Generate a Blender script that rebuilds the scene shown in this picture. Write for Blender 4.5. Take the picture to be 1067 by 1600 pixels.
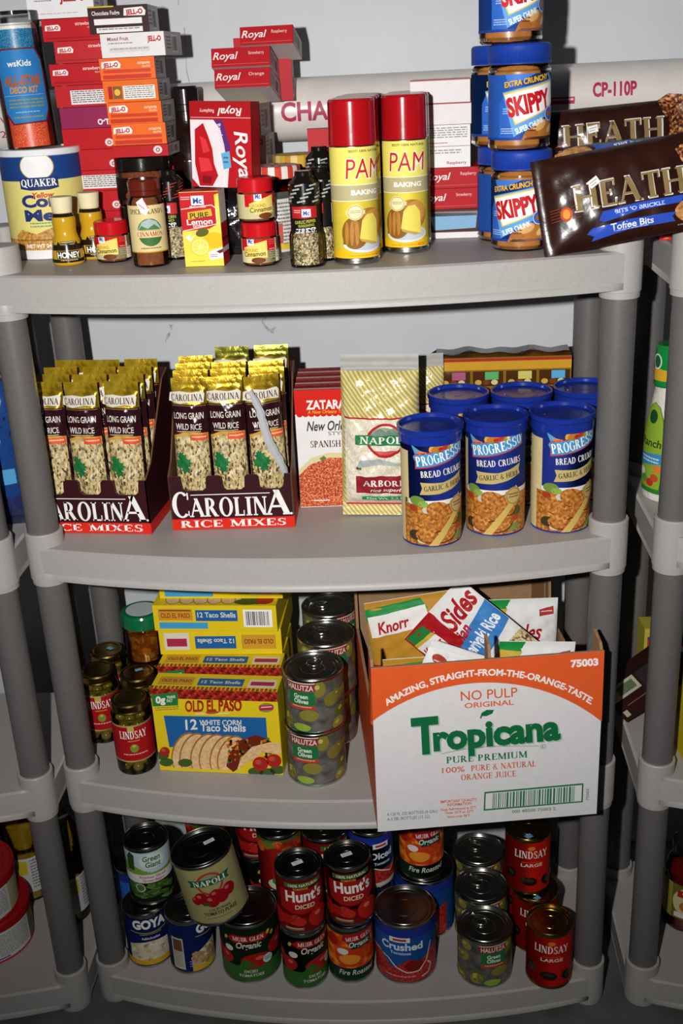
import bpy, math, random
from math import sin, cos, pi, radians as R, sqrt, atan2
from mathutils import Vector, Matrix
from mathutils.geometry import tessellate_polygon

for o in list(bpy.data.objects):
    bpy.data.objects.remove(o)
scn = bpy.context.scene
col = scn.collection

# ------------------------------------------------------------------ camera, light, exposure
CAM = Vector((0.1317, -1.4103, 1.4468))
pitch, roll, yaw = R(22.0753), R(2.8982), R(-4.1513)
cy_, sy_ = cos(yaw), sin(yaw)
f0 = Vector((sy_, cy_, 0)); r0 = Vector((cy_, -sy_, 0))
fwd = f0*cos(pitch) + Vector((0, 0, -1))*sin(pitch)
dn0 = -(Vector((0, 0, 1))*cos(pitch) + f0*sin(pitch))
rgt = r0*cos(roll) + dn0*sin(roll)
dwn = -r0*sin(roll) + dn0*cos(roll)
cam = bpy.data.cameras.new('camera'); camo = bpy.data.objects.new('camera', cam); col.objects.link(camo)
camo.matrix_world = Matrix(((rgt.x, -dwn.x, -fwd.x, CAM.x), (rgt.y, -dwn.y, -fwd.y, CAM.y), (rgt.z, -dwn.z, -fwd.z, CAM.z), (0, 0, 0, 1)))
cam.sensor_fit = 'VERTICAL'; cam.sensor_height = 36; cam.lens = 36*1721.66/1600
cam.clip_start = 0.02; cam.clip_end = 30
scn.camera = camo

scn.view_settings.view_transform = 'Standard'
scn.view_settings.look = 'None'
scn.view_settings.gamma = 1.0
scn.view_settings.use_curve_mapping = False
scn.view_settings.exposure = 0.0

wd = bpy.data.worlds.new('world'); scn.world = wd; wd.use_nodes = True
wd.node_tree.nodes['Background'].inputs[0].default_value = (0.75, 0.85, 1.0, 1)
wd.node_tree.nodes['Background'].inputs[1].default_value = 0.02

# the camera's own flash, left of the lens
fl = bpy.data.lights.new('camera_flash', 'SPOT'); flo = bpy.data.objects.new('camera_flash', fl); col.objects.link(flo)
fl.energy = 112; fl.color = (1.0, 0.985, 0.965); fl.shadow_soft_size = 0.014
fl.spot_size = R(101); fl.spot_blend = 1.0
flo.location = CAM - rgt*0.15 - dwn*0.03
aim = Vector((0.05, 0.0, 1.23)) - flo.location
flo.rotation_euler = aim.to_track_quat('-Z', 'Y').to_euler()

# ------------------------------------------------------------------ materials
def lin(h):
    h = h.lstrip('#')
    c = [int(h[i:i+2], 16)/255 for i in (0, 2, 4)]
    return [x/12.92 if x <= .04045 else ((x+.055)/1.055)**2.4 for x in c]
MATS = {}
def new_mat(name):
    m = bpy.data.materials.new(name); m.use_nodes = True
    nt = m.node_tree; b = nt.nodes['Principled BSDF']
    return m, nt, b
def nd(nt, t, **k):
    n = nt.nodes.new(t)
    for a, v in k.items():
        if a in n.inputs.keys(): n.inputs[a].default_value = v
        else: setattr(n, a, v)
    return n
def ramp(nt, src, stops, interp='LINEAR'):
    n = nt.nodes.new('ShaderNodeValToRGB'); cr = n.color_ramp; cr.interpolation = interp
    while len(cr.elements) < len(stops): cr.elements.new(0.5)
    for e, (p, c) in zip(cr.elements, stops):
        e.position = p; e.color = (*lin(c), 1)
    nt.links.new(src, n.inputs[0]); return n
def objcoord(nt):
    return nt.nodes.new('ShaderNodeTexCoord').outputs['Object']
def plain(key):
    """'#rrggbb', optionally ':gloss' ':matte' ':metal' ':satin'"""
    if key in MATS: return MATS[key]
    h, _, fin = key.partition(':')
    m, nt, b = new_mat(('ink_' if not fin else fin+'_') + h.strip('#'))
    c = lin(h)
    n = nd(nt, 'ShaderNodeTexNoise', Scale=90.0, Detail=2.0)
    nt.links.new(objcoord(nt), n.inputs['Vector'])
    mx = nt.nodes.new('ShaderNodeMix'); mx.data_type = 'RGBA'
    mx.inputs[6].default_value = (*[x*.93 for x in c], 1); mx.inputs[7].default_value = (*[min(1, x*1.06) for x in c], 1)
    nt.links.new(n.outputs['Fac'], mx.inputs[0]); nt.links.new(mx.outputs[2], b.inputs['Base Color'])
    ro, me, sp = {'': (.5, 0, .14), 'gloss': (.16, 0, .5), 'matte': (.8, 0, .1), 'satin': (.45, 0, .22), 'metal': (.28, 1, .5), 'dull': (.45, 1, .5)}[fin]
    b.inputs['Roughness'].default_value = ro; b.inputs['Metallic'].default_value = me
    b.inputs['Specular IOR Level'].default_value = sp
    MATS[key] = m; return m
def speckle(key, scale, stops, rough=.5, feature='F1', rnd=1.0, stretch=(1, 1, 1), bump=0.0):
    """voronoi cells in a handful of colours: grains, crumbs, seasoning"""
    m, nt, b = new_mat(key)
    mp = nd(nt, 'ShaderNodeMapping'); mp.inputs['Scale'].default_value = stretch
    nt.links.new(objcoord(nt), mp.inputs['Vector'])
    v = nd(nt, 'ShaderNodeTexVoronoi', Scale=scale, Randomness=rnd); nt.links.new(mp.outputs[0], v.inputs['Vector'])
    sp = nt.nodes.new('ShaderNodeSeparateColor'); nt.links.new(v.outputs['Color'], sp.inputs[0])
    rp = ramp(nt, sp.outputs[0], stops)
    nt.links.new(rp.outputs[0], b.inputs['Base Color'])
    b.inputs['Roughness'].default_value = rough
    if bump:
        bp = nd(nt, 'ShaderNodeBump', Strength=bump, Distance=.002); nt.links.new(v.outputs['Distance'], bp.inputs['Height']); nt.links.new(bp.outputs[0], b.inputs['Normal'])
    MATS[key] = m; return m
def noisy(key, scale, stops, rough=.5, detail=6.0, metal=0.0, bump=0.0, dist=0.0, stretch=(1, 1, 1), spec=.4):
    m, nt, b = new_mat(key)
    mp = nd(nt, 'ShaderNodeMapping'); mp.inputs['Scale'].default_value = stretch
    nt.links.new(objcoord(nt), mp.inputs['Vector'])
    n = nd(nt, 'ShaderNodeTexNoise', Scale=scale, Detail=detail, Distortion=dist); nt.links.new(mp.outputs[0], n.inputs['Vector'])
    rp = ramp(nt, n.outputs['Fac'], stops); nt.links.new(rp.outputs[0], b.inputs['Base Color'])
    b.inputs['Roughness'].default_value = rough; b.inputs['Metallic'].default_value = metal
    b.inputs['Specular IOR Level'].default_value = spec
    if bump:
        bp = nd(nt, 'ShaderNodeBump', Strength=bump, Distance=.004); nt.links.new(n.outputs['Fac'], bp.inputs['Height']); nt.links.new(bp.outputs[0], b.inputs['Normal'])
    MATS[key] = m; return m
def glassy(key, tint, gloss=.04, fres=1.35):
    m = bpy.data.materials.new(key); m.use_nodes = True; nt = m.node_tree
    nt.nodes.clear()
    out = nt.nodes.new('ShaderNodeOutputMaterial'); mx = nt.nodes.new('ShaderNodeMixShader')
    tr = nt.nodes.new('ShaderNodeBsdfTransparent'); gl = nt.nodes.new('ShaderNodeBsdfGlossy'); fr = nt.nodes.new('ShaderNodeFresnel')
    tr.inputs[0].default_value = (*lin(tint), 1); gl.inputs['Roughness'].default_value = gloss
    fr.inputs[0].default_value = fres
    nt.links.new(fr.outputs[0], mx.inputs[0]); nt.links.new(tr.outputs[0], mx.inputs[1]); nt.links.new(gl.outputs[0], mx.inputs[2]); nt.links.new(mx.outputs[0], out.inputs[0])
    MATS[key] = m; return m
def M(key):
    return MATS[key] if key in MATS else plain(key)

noisy('shelf_plastic', 260, [(.3, '#a49f9c'), (.7, '#aaa6a2')], .46)
noisy('post_plastic', 200, [(.3, '#5f5c5b'), (.7, '#646160')], .42)
noisy('cardboard', 160, [(.3, '#8a6a4a'), (.7, '#a07d59')], .8, stretch=(1, 1, 6))
def striped(key, c1, c2, scale=60):
    m, nt, b = new_mat(key); mp = nd(nt, 'ShaderNodeMapping'); mp.inputs['Rotation'].default_value = (0, R(38), 0); nt.links.new(objcoord(nt), mp.inputs['Vector'])
    w = nd(nt, 'ShaderNodeTexWave', Scale=scale); w.bands_direction = 'X'; nt.links.new(mp.outputs[0], w.inputs['Vector'])
    rp = ramp(nt, w.outputs['Fac'], [(.3, c1), (.55, c2)]); nt.links.new(rp.outputs[0], b.inputs['Base Color']); b.inputs['Roughness'].default_value = .22; b.inputs['Specular IOR Level'].default_value = .7
    n = nd(nt, 'ShaderNodeTexNoise', Scale=150.0, Detail=3.0); nt.links.new(objcoord(nt), n.inputs['Vector'])
    bp = nd(nt, 'ShaderNodeBump', Strength=.6, Distance=.002); nt.links.new(n.outputs['Fac'], bp.inputs['Height']); nt.links.new(bp.outputs[0], b.inputs['Normal']); MATS[key] = m
striped('striped_film', '#e2d79c', '#b9a558')
speckle('rice_grain', 420, [(0, '#dccb98'), (.4, '#c3aa74'), (.56, '#7c5c30'), (.7, '#d6c48e'), (.84, '#3c2a18'), (.93, '#5a3c20'), (1, '#e8dcb4')], stretch=(1, 1, .55))
speckle('white_rice', 620, [(0, '#e8e0cc'), (.5, '#d2c6ab'), (1, '#f1ebdc')], .35, stretch=(1, 1, .6))
speckle('seasoning', 520, [(0, '#d8c39a'), (.3, '#9b7a4e'), (.5, '#2a2018'), (.62, '#e8dcc0'), (.78, '#6e3a1c'), (.9, '#7f8a50'), (1, '#1c1612')], .5, bump=.4)
noisy('cinnamon', 220, [(.3, '#6e3a1a'), (.7, '#8a4d26')], .85)
noisy('peanut_butter', 60, [(.35, '#a1682f'), (.65, '#b97c3e')], .35, bump=.1)
noisy('fried_crumb', 240, [(.3, '#6b3410'), (.5, '#b06a26'), (.7, '#d99a4a')], .5)
noisy('red_rice', 420, [(.32, '#6e1c10'), (.48, '#c2472a'), (.6, '#e08a50'), (.72, '#f0b888')], .5)
noisy('corn_meal', 300, [(.3, '#8a5c22'), (.5, '#c18b3c'), (.7, '#dcae5c')], .6)
noisy('toffee_bits', 260, [(.38, '#2a1008'), (.5, '#7c3c1a'), (.66, '#d7a468')], .45)
noisy('cookie', 180, [(.3, '#7d4a20'), (.55, '#b9824a'), (.75, '#dba870')], .6)
noisy('tomato_bits', 260, [(.3, '#6e0d0b'), (.5, '#a81e18'), (.72, '#d2473a')], .45)
noisy('beans', 150, [(.3, '#8f7d5c'), (.5, '#d6c8a8'), (.7, '#efe6d0')], .5, detail=2)
noisy('taco_shell', 240, [(.3, '#d0a066'), (.6, '#e6c08c'), (.8, '#f0d4a8')], .6)
noisy('flame_tomato', 55, [(.3, '#8c1208'), (.5, '#d8480e'), (.68, '#f2a52a')], .4)
noisy('gold_foil', 34, [(.3, '#7d6410'), (.5, '#c9a422'), (.7, '#e8cf50')], .25, metal=.62, bump=.6, dist=1.0)
noisy('green_gold_foil', 34, [(.3, '#4b5410'), (.6, '#7e7a1c')], .28, metal=.6, bump=.5, dist=1.0)
noisy('silver_foil', 40, [(.3, '#9a9a98'), (.7, '#d8d8d6')], .22, metal=.9, bump=.5, dist=1.0)
noisy('black_bag', 30, [(.3, '#0d0c0d'), (.7, '#1d1b1c')], .15, bump=.7, dist=1.5, spec=.8)
noisy('heath_film', 26, [(.3, '#24100c'), (.7, '#32170f')], .22, bump=.22, dist=.6, spec=.7)
noisy('shrink_film', 30, [(.3, '#2a190c'), (.55, '#4c2f12'), (.75, '#6b4514')], .12, bump=.5, dist=1.2, spec=.9)
noisy('steel', 60, [(.3, '#a9a8a2'), (.7, '#c2c1ba')], .25, metal=1.0)
noisy('brass_lid', 60, [(.3, '#8a7440'), (.7, '#a68c50')], .27, metal=1.0)
noisy('dark_lid', 60, [(.3, '#5b5a58'), (.7, '#6c6b69')], .3, metal=1.0)
noisy('pipe_plastic', 40, [(.3, '#d3cbc5'), (.7, '#dad3cd')], .3, detail=2)
glassy('glass', '#f4f6f2')
glassy('clear_plastic', '#f6f6f6', .08)
glassy('amber_glass', '#c77a22')
glassy('green_glass', '#e0d9b4')
glassy('red_cap_plastic', '#b02024', .1)

# ------------------------------------------------------------------ mesh building
class Geo:
    def __init__(s): s.v = []; s.f = []; s.m = []; s.sm = []; s.mats = []
    def mi(s, k):
        if k not in s.mats: s.mats.append(k)
        return s.mats.index(k)
    def face(s, pts, k, smooth=False):
        b = len(s.v); s.v += [tuple(p) for p in pts]; s.f.append(tuple(range(b, b+len(pts)))); s.m.append(s.mi(k)); s.sm.append(smooth)
    def grid(s, rows, k, smooth=True, closed=False):
        """rows: list of equal-length point rows"""
        b = len(s.v); n = len(rows[0])
        for r in rows: s.v += [tuple(p) for p in r]
        i_ = s.mi(k)
        for i in range(len(rows)-1):
            for j in range(n if closed else n-1):
                j2 = (j+1) % n
                s.f.append((b+i*n+j, b+i*n+j2, b+(i+1)*n+j2, b+(i+1)*n+j)); s.m.append(i_); s.sm.append(smooth)
    def lathe(s, prof, k, n=48, cx=0, cy=0, smooth=True):
        """prof: (r,z[,key]) bottom to top; sharp rings come from doubled points"""
        rows = []
        for p in prof:
            r, z = p[0], p[1]
            rows.append([(cx+r*sin(2*pi*j/n), cy-r*cos(2*pi*j/n), z) for j in range(n)])
        for i in range(len(prof)-1):
            kk = prof[i+1][2] if len(prof[i+1]) > 2 else k
            s.grid([rows[i], rows[i+1]], kk, smooth, True)
    def box(s, x0, x1, y0, y1, z0, z1, k, faces=None):
        """faces: dict side->key for F(-y) B T D L R"""
        g = faces or {}
        a = [(x0, y0, z0), (x1, y0, z0), (x1, y1, z0), (x0, y1, z0), (x0, y0, z1), (x1, y0, z1), (x1, y1, z1), (x0, y1, z1)]
        for nme, ix in (('F', (0, 1, 5, 4)), ('B', (2, 3, 7, 6)), ('T', (4, 5, 6, 7)), ('D', (3, 2, 1, 0)), ('L', (3, 0, 4, 7)), ('R', (1, 2, 6, 5))):
            s.face([a[i] for i in ix], g.get(nme, k))
    def tube(s, pts, r, k, n=10):
        rows = []
        for i, p in enumerate(pts):
            p = Vector(p); t = (Vector(pts[min(i+1, len(pts)-1)])-Vector(pts[max(i-1, 0)])).normalized()
            u = t.orthogonal().normalized(); w = t.cross(u)
            rows.append([p+u*r*cos(2*pi*j/n)+w*r*sin(2*pi*j/n) for j in range(n)])
        s.grid(rows, k, True, True); s.face(rows[0][::-1], k); s.face(rows[-1], k)
    def ball(s, c, rx, ry, rz, k, n=14, m=8):
        rows = [[(c[0]+rx*sin(pi*i/m)*cos(2*pi*j/n), c[1]+ry*sin(pi*i/m)*sin(2*pi*j/n), c[2]-rz*cos(pi*i/m)) for j in range(n)] for i in range(m+1)]
        s.grid(rows, k, True, True)
    def xform(s, mat, start=0):
        for i in range(start, len(s.v)): s.v[i] = tuple(mat @ Vector(s.v[i]))
    def art(s, A, fn, su=None, sv=None, eps=.00016, smooth=True):
        """lay the flat artwork A on a surface fn(u, v, offset)"""
        key = {}
        for poly, k, lay in A.polys:
            ps = [poly]
            if su: ps = [q for p in ps for q in slabs(p, 0, su)]
            if sv: ps = [q for p in ps for q in slabs(p, 1, sv)]
            mi = s.mi(k)
            for p in ps:
                ids = []
                for (u, v) in p:
                    q = (round(u, 6), round(v, 6), lay)
                    if q not in key:
                        key[q] = len(s.v); s.v.append(tuple(fn(u, v, lay*eps)))
                    if key[q] not in ids: ids.append(key[q])
                if len(ids) >= 3: s.f.append(tuple(ids)); s.m.append(mi); s.sm.append(smooth)
    def build(s, name, parent=None, bevel=0, weld=False):
        me = bpy.data.meshes.new(name); me.from_pydata(s.v, [], s.f)
        for k in s.mats: me.materials.append(M(k))
        me.polygons.foreach_set('material_index', s.m); me.polygons.foreach_set('use_smooth', s.sm)
        me.update()
        o = bpy.data.objects.new(name, me); col.objects.link(o)
        if parent: o.parent = parent
        if bevel:
            import bmesh
            bm = bmesh.new(); bm.from_mesh(me); bmesh.ops.remove_doubles(bm, verts=bm.verts, dist=1e-6); bm.to_mesh(me); bm.free()
            b = o.modifiers.new('bevel', 'BEVEL'); b.width = bevel; b.segments = 2; b.limit_method = 'ANGLE'
        return o
def slabs(p, ax, step):
    lo = min(q[ax] for q in p); hi = max(q[ax] for q in p)
    i0 = math.floor(lo/step+1e-7); i1 = math.ceil(hi/step-1e-7)
    if i1-i0 <= 1: return [p]
    out = []; rest = p
    for i in range(i0+1, i1):
        c = i*step; a = clip(rest, ax, c, True); rest = clip(rest, ax, c, False)
        if len(a) >= 3: out.append(a)
        if len(rest) < 3: return out
    out.append(rest); return out
def clip(p, ax, c, below):
    out = []
    for i in range(len(p)):
        a, b = p[i-1], p[i]
        ia = (a[ax] <= c) if below else (a[ax] >= c); ib = (b[ax] <= c) if below else (b[ax] >= c)
        if ia != ib:
            t = (c-a[ax])/(b[ax]-a[ax]); q = [a[0]+(b[0]-a[0])*t, a[1]+(b[1]-a[1])*t]; q[ax] = c; out.append(tuple(q))
        if ib: out.append(b)
    return out

# ------------------------------------------------------------------ lettering and flat artwork
TC = {}
def text_tris(s, bold, shear):
    k = (s, bold, shear)
    if k not in TC:
        cu = bpy.data.curves.new('lettering', 'FONT'); cu.body = s; cu.size = 1.0; cu.offset = bold; cu.shear = shear; cu.resolution_u = 3
        ob = bpy.data.objects.new('lettering', cu)
        me = bpy.data.meshes.new_from_object(ob)
        vs = [(v.co.x, v.co.y) for v in me.vertices]; tr = [[vs[i] for i in p.vertices] for p in me.polygons]
        bpy.data.objects.remove(ob); bpy.data.meshes.remove(me); bpy.data.curves.remove(cu)
        tr = [t for t in tr if len(t) == 3]
        x0 = min((q[0] for t in tr for q in t), default=0); x1 = max((q[0] for t in tr for q in t), default=1)
        TC[k] = ([[(q[0]-x0, q[1]) for q in t] for t in tr], x1-x0)
    return TC[k]
CAPH = 0.729
# serif capitals: strokes in a unit-high box.  l x0 y0 x1 y1 thick | a cx cy rx ry a0 a1 thick | s x y half-width
K, T_ = .2, .085
SER = {
 'A': (.86, [('l', .08, 0, .44, 1, T_), ('l', .4, 1, .76, 0, K), ('l', .2, .34, .62, .34, T_), ('s', .09, 0, .13), ('s', .76, 0, .16)]),
 'B': (.7, [('l', .17, 0, .17, 1, K), ('a', .3, .75, .27, .25, -90, 90, .17), ('a', .3, .26, .34, .26, -90, 90, .18), ('l', .1, .96, .32, .96, T_), ('l', .1, .5, .32, .5, T_), ('l', .1, .04, .32, .04, T_)]),
 'C': (.8, [('a', .44, .5, .42, .53, 48, 312, K), ('l', .74, .7, .74, .98, .06), ('l', .74, .05, .74, .25, .05)]),
 'D': (.86, [('l', .17, 0, .17, 1, K), ('a', .32, .5, .48, .5, -90, 90, K), ('l', .06, .96, .34, .96, T_), ('l', .06, .04, .34, .04, T_)]),
 'E': (.68, [('l', .17, 0, .17, 1, K), ('l', .06, .96, .62, .96, T_), ('l', .06, .04, .64, .04, T_), ('l', .17, .5, .46, .5, T_), ('l', .6, .74, .6, 1, .06), ('l', .62, 0, .62, .28, .06), ('l', .46, .38, .46, .62, .06)]),
 'G': (.86, [('a', .44, .5, .42, .53, 48, 312, K), ('l', .74, .7, .74, .98, .06), ('l', .7, .05, .7, .42, K), ('s', .7, .42, .16)]),
 'H': (.92, [('l', .17, 0, .17, 1, K), ('l', .75, 0, .75, 1, K), ('l', .17, .5, .75, .5, T_), ('s', .17, 0, .17), ('s', .17, 1, .17), ('s', .75, 0, .17), ('s', .75, 1, .17)]),
 'I': (.4, [('l', .2, 0, .2, 1, K), ('s', .2, 0, .18), ('s', .2, 1, .18)]),
 'J': (.5, [('l', .3, .2, .3, 1, K), ('a', .16, .2, .24, .24, 180, 360, .17), ('s', .3, 1, .17)]),
 'W': (1.2, [('l', .1, 1, .36, 0, K), ('l', .6, 1, .36, 0, T_), ('l', .56, 1, .82, 0, K), ('l', 1.08, 1, .82, 0, T_), ('s', .1, 1, .15), ('s', 1.08, 1, .13)]),
 'K': (.86, [('l', .17, 0, .17, 1, K), ('l', .2, .4, .68, 1, T_), ('l', .36, .6, .72, 0, K), ('s', .17, 0, .17), ('s', .17, 1, .17), ('s', .7, 1, .13), ('s', .74, 0, .13)]),
 'Q': (.9, [('a', .44, .5, .42, .53, 0, 360, K), ('l', .46, .18, .86, -.14, .16)]),
 'V': (.82, [('l', .1, 1, .42, 0, K), ('l', .74, 1, .42, 0, T_), ('s', .1, 1, .15), ('s', .74, 1, .13)]),
 'L': (.66, [('l', .17, 0, .17, 1, K), ('s', .17, 1, .17), ('l', .02, .04, .62, .04, T_), ('l', .6, 0, .6, .3, .06)]),
 'M': (1.05, [('l', .14, 0, .14, 1, T_), ('l', .16, 1, .52, .05, K), ('l', .52, .05, .86, 1, T_), ('l', .88, 0, .88, 1, K), ('s', .14, 0, .13), ('s', .88, 0, .17), ('s', .12, 1, .12), ('s', .9, 1, .13)]),
 'N': (.9, [('l', .15, 0, .15, 1, T_), ('l', .17, 1, .72, .02, K), ('l', .74, 0, .74, 1, T_), ('s', .15, 0, .13), ('s', .13, 1, .13), ('s', .74, 1, .13)]),
 'O': (.88, [('a', .44, .5, .42, .53, 0, 360, K)]),
 'P': (.7, [('l', .17, 0, .17, 1, K), ('a', .3, .71, .34, .29, -90, 90, K), ('l', .06, .96, .32, .96, T_), ('l', .17, .45, .32, .45, T_), ('s', .17, 0, .17)]),
 'R': (.84, [('l', .17, 0, .17, 1, K), ('a', .3, .73, .33, .27, -90, 90, K), ('l', .06, .96, .32, .96, T_), ('l', .17, .49, .34, .49, T_), ('l', .38, .5, .7, 0, K), ('s', .17, 0, .17), ('s', .74, 0, .1)]),
 'S': (.64, [('a', .32, .74, .25, .27, 40, 270, .16), ('a', .32, .26, .28, .28, -140, 90, .17), ('l', .55, .7, .55, .98, .06), ('l', .06, .02, .06, .3, .06)]),
 'T': (.76, [('l', .38, 0, .38, 1, K), ('s', .38, 0, .18), ('l', .04, .96, .72, .96, T_), ('l', .06, .72, .06, 1, .06), ('l', .7, .72, .7, 1, .06)]),
 'U': (.88, [('l', .17, .3, .17, 1, K), ('l', .72, .3, .72, 1, T_), ('a', .445, .3, .375, .32, 180, 360, .18), ('s', .17, 1, .17), ('s', .72, 1, .14)]),
 'X': (.84, [('l', .12, 1, .7, 0, K), ('l', .7, 1, .12, 0, T_), ('s', .12, 1, .15), ('s', .7, 1, .13), ('s', .12, 0, .13), ('s', .72, 0, .15)]),
 'Y': (.82, [('l', .1, 1, .42, .45, K), ('l', .74, 1, .42, .45, T_), ('l', .42, 0, .42, .5, K), ('s', .42, 0, .17), ('s', .1, 1, .15), ('s', .74, 1, .13)]),
 'Z': (.72, [('l', .12, .04, .58, .96, K), ('l', .06, .96, .66, .96, T_), ('l', .04, .04, .66, .04, T_), ('l', .07, .74, .07, 1, .06), ('l', .65, 0, .65, .28, .06)]),
 '&': (.9, [('a', .36, .76, .2, .24, -60, 240, .12), ('a', .36, .27, .33, .29, 100, 330, .16), ('l', .25, .62, .78, .02, .17)]),
 ' ': (.4, []),
}
def serif_polys(s):
    out = []; x = 0
    for ch in s:
        w, els = SER.get(ch, SER[' '])
        for e in els:
            if e[0] == 'l':
                _, x0, y0, x1, y1, t = e; dx, dy = x1-x0, y1-y0
                if abs(dy) < 1e-6: out.append([(x+x0, y0-t/2), (x+x1, y0-t/2), (x+x1, y0+t/2), (x+x0, y0+t/2)])
                else:
                    h = t/2*sqrt(1+(dx/dy)**2); out.append([(x+x0-h, y0), (x+x0+h, y0), (x+x1+h, y1), (x+x1-h, y1)])
            elif e[0] == 's':
                _, cx, y, hw = e; t = .065; y0 = y if y < .5 else y-t
                out.append([(x+cx-hw, y0), (x+cx+hw, y0), (x+cx+hw, y0+t), (x+cx-hw, y0+t)])
            else:
                _, cx, cy, rx, ry, a0, a1, t = e; n = max(6, int(abs(a1-a0)/16)); ti = .07
                pr = None
                for i in range(n+1):
                    a = R(a0+(a1-a0)*i/n); po = (x+cx+rx*cos(a), cy+ry*sin(a)); pi_ = (x+cx+(rx-t)*cos(a), cy+(ry-ti)*sin(a))
                    if pr: out.append([pr[0], po, pi_, pr[1]])
                    pr = (po, pi_)
        x += w+.05
    return out, x-.05
class Art:
    """flat printed artwork; coordinates are x right, y down in the given frame, turned into metres"""
    def __init__(s, x0=0, y0=0, sx=1, sy=1, r=None, k=0.0):
        s.polys = []; s.fr = (x0, y0, sx, sy, r, k)
    def quad(s, q, w, h):
        """measure in a frame where the panel's corners (bottom left, bottom right, top right, top left) fall on q"""
        import numpy as np
        a = []; b = []
        for (x, y), (u, v) in zip(q, ((-w/2, 0), (w/2, 0), (w/2, h), (-w/2, h))):
            a += [[x, y, 1, 0, 0, 0, -u*x, -u*y], [0, 0, 0, x, y, 1, -v*x, -v*y]]; b += [u, v]
        s.hom = [float(t) for t in np.linalg.solve(np.array(a, float), np.array(b, float))]; return s
    hom = None
    def c(s, p):
        if s.hom:
            m = s.hom; k = m[6]*p[0]+m[7]*p[1]+1; return ((m[0]*p[0]+m[1]*p[1]+m[2])/k, (m[3]*p[0]+m[4]*p[1]+m[5])/k)
        x0, y0, sx, sy, r, k = s.fr; v = (y0-p[1])*sy; u = (p[0]-x0-k*(p[1]-y0))*sx
        if r: u = r*math.asin(max(-1, min(1, u/r)))
        return (u, v)
    def add(s, pts, k, lay): s.polys.append(([s.c(p) for p in pts], k, lay))
    def raw(s, u0, u1, v0, v1, k, lay=0): s.polys.append(([(u0, v0), (u1, v0), (u1, v1), (u0, v1)], k, lay))
    def rect(s, x0, y0, x1, y1, k, lay=1): s.add([(x0, y1), (x1, y1), (x1, y0), (x0, y0)], k, lay)
    def poly(s, pts, k, lay=1):
        v3 = [Vector((p[0], p[1], 0)) for p in pts]
        for t in tessellate_polygon([v3]):
            q = [pts[i] for i in t]
            a = (q[1][0]-q[0][0])*(q[2][1]-q[0][1])-(q[2][0]-q[0][0])*(q[1][1]-q[0][1])
            s.add(q if a < 0 else q[::-1], k, lay)
    def ell(s, cx, cy, rx, ry, k, lay=1, n=26, rot=0):
        ca, sa = cos(R(rot)), sin(R(rot))
        s.add([(cx+rx*cos(2*pi*i/n)*ca+ry*sin(2*pi*i/n)*sa, cy+rx*cos(2*pi*i/n)*sa-ry*sin(2*pi*i/n)*ca) for i in range(n)], k, lay)
    def ring(s, cx, cy, rx, ry, t, k, lay=1, n=28, a0=0, a1=360):
        for i in range(n):
            a, b = R(a0+(a1-a0)*i/n), R(a0+(a1-a0)*(i+1)/n)
            s.poly([(cx+rx*cos(a), cy-ry*sin(a)), (cx+rx*cos(b), cy-ry*sin(b)), (cx+(rx-t)*cos(b), cy-(ry-t)*sin(b)), (cx+(rx-t)*cos(a), cy-(ry-t)*sin(a))], k, lay)
    def line(s, pts, t, k, lay=1):
        for a, b in zip(pts, pts[1:]):
            dx, dy = b[0]-a[0], b[1]-a[1]; l = max(1e-9, sqrt(dx*dx+dy*dy)); nx, ny = -dy/l*t/2, dx/l*t/2
            s.poly([(a[0]+nx, a[1]+ny), (b[0]+nx, b[1]+ny), (b[0]-nx, b[1]-ny), (a[0]-nx, a[1]-ny)], k, lay)
    def text(s, t, x, y, h, k, lay=3, w=None, al='C', bold=.02, shear=0, rot=0, serif=False, bend=None):
        """y is the baseline; h the capital height; w fits the width; rot turns it counter-clockwise; bend = (cx, cy, radius) sets it on an arc"""
        if serif: tr, wd = serif_polys(t); sc = h
        else: tr, wd = text_tris(t, bold, shear); sc = h/CAPH
        sx = w/wd if w else sc
        off = {'L': 0, 'C': -wd/2, 'R': -wd}[al]
        ca, sa = cos(R(rot)), sin(R(rot))
        for p in tr:
            q = []
            for (a, b) in p:
                a = (a+off)*sx; b = b*sc
                if bend:
                    cx, cy, rad = bend; th = (x-cx+a)/rad
                    q.append((cx+(rad+b)*sin(th), cy-(rad+b)*cos(th)))
                else: q.append((x+a*ca-b*sa, y-a*sa-b*ca))
            s.add(q, k, lay)
    def barcode(s, x0, y0, x1, y1, k='#222222', lay=2, seed=3, bg='#f2f2ee'):
        if bg: s.rect(x0, y0, x1, y1, bg, lay)
        rnd = random.Random(seed); x = x0+(x1-x0)*.08; e = x1-(x1-x0)*.08
        while x < e:
            w = (x1-x0)*rnd.choice((.012, .012, .024, .036)); s.rect(x, y0+(y1-y0)*.1, min(e, x+w), y1-(y1-y0)*.1, k, lay+1); x += w+(x1-x0)*rnd.choice((.014, .02, .032))
    def small(s, x0, y0, x1, y1, n, k, lay=2, seed=1, fill=.45):
        """rows of print too fine to read"""
        rnd = random.Random(seed); st = (y1-y0)/n
        for i in range(n):
            x = x0; y = y0+i*st
            while x < x1-1e-9:
                w = (x1-x0)*rnd.uniform(.04, .16); s.rect(x, y, min(x1, x+w), y+st*fill, k, lay); x += w+(x1-x0)*.022
def cylmap(r, z0=0): return lambda u, v, o: ((r+o)*sin(u/r), -(r+o)*cos(u/r), z0+v)
def frontmap(y, z0=0): return lambda u, v, o: (u, y-o-.00012, z0+v)
def topmap(z, y0=0): return lambda u, v, o: (u, y0+v, z+o+.00012)
def rightmap(x, y0=0): return lambda u, v, o: (x+o+.00012, y0+u, v)

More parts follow.
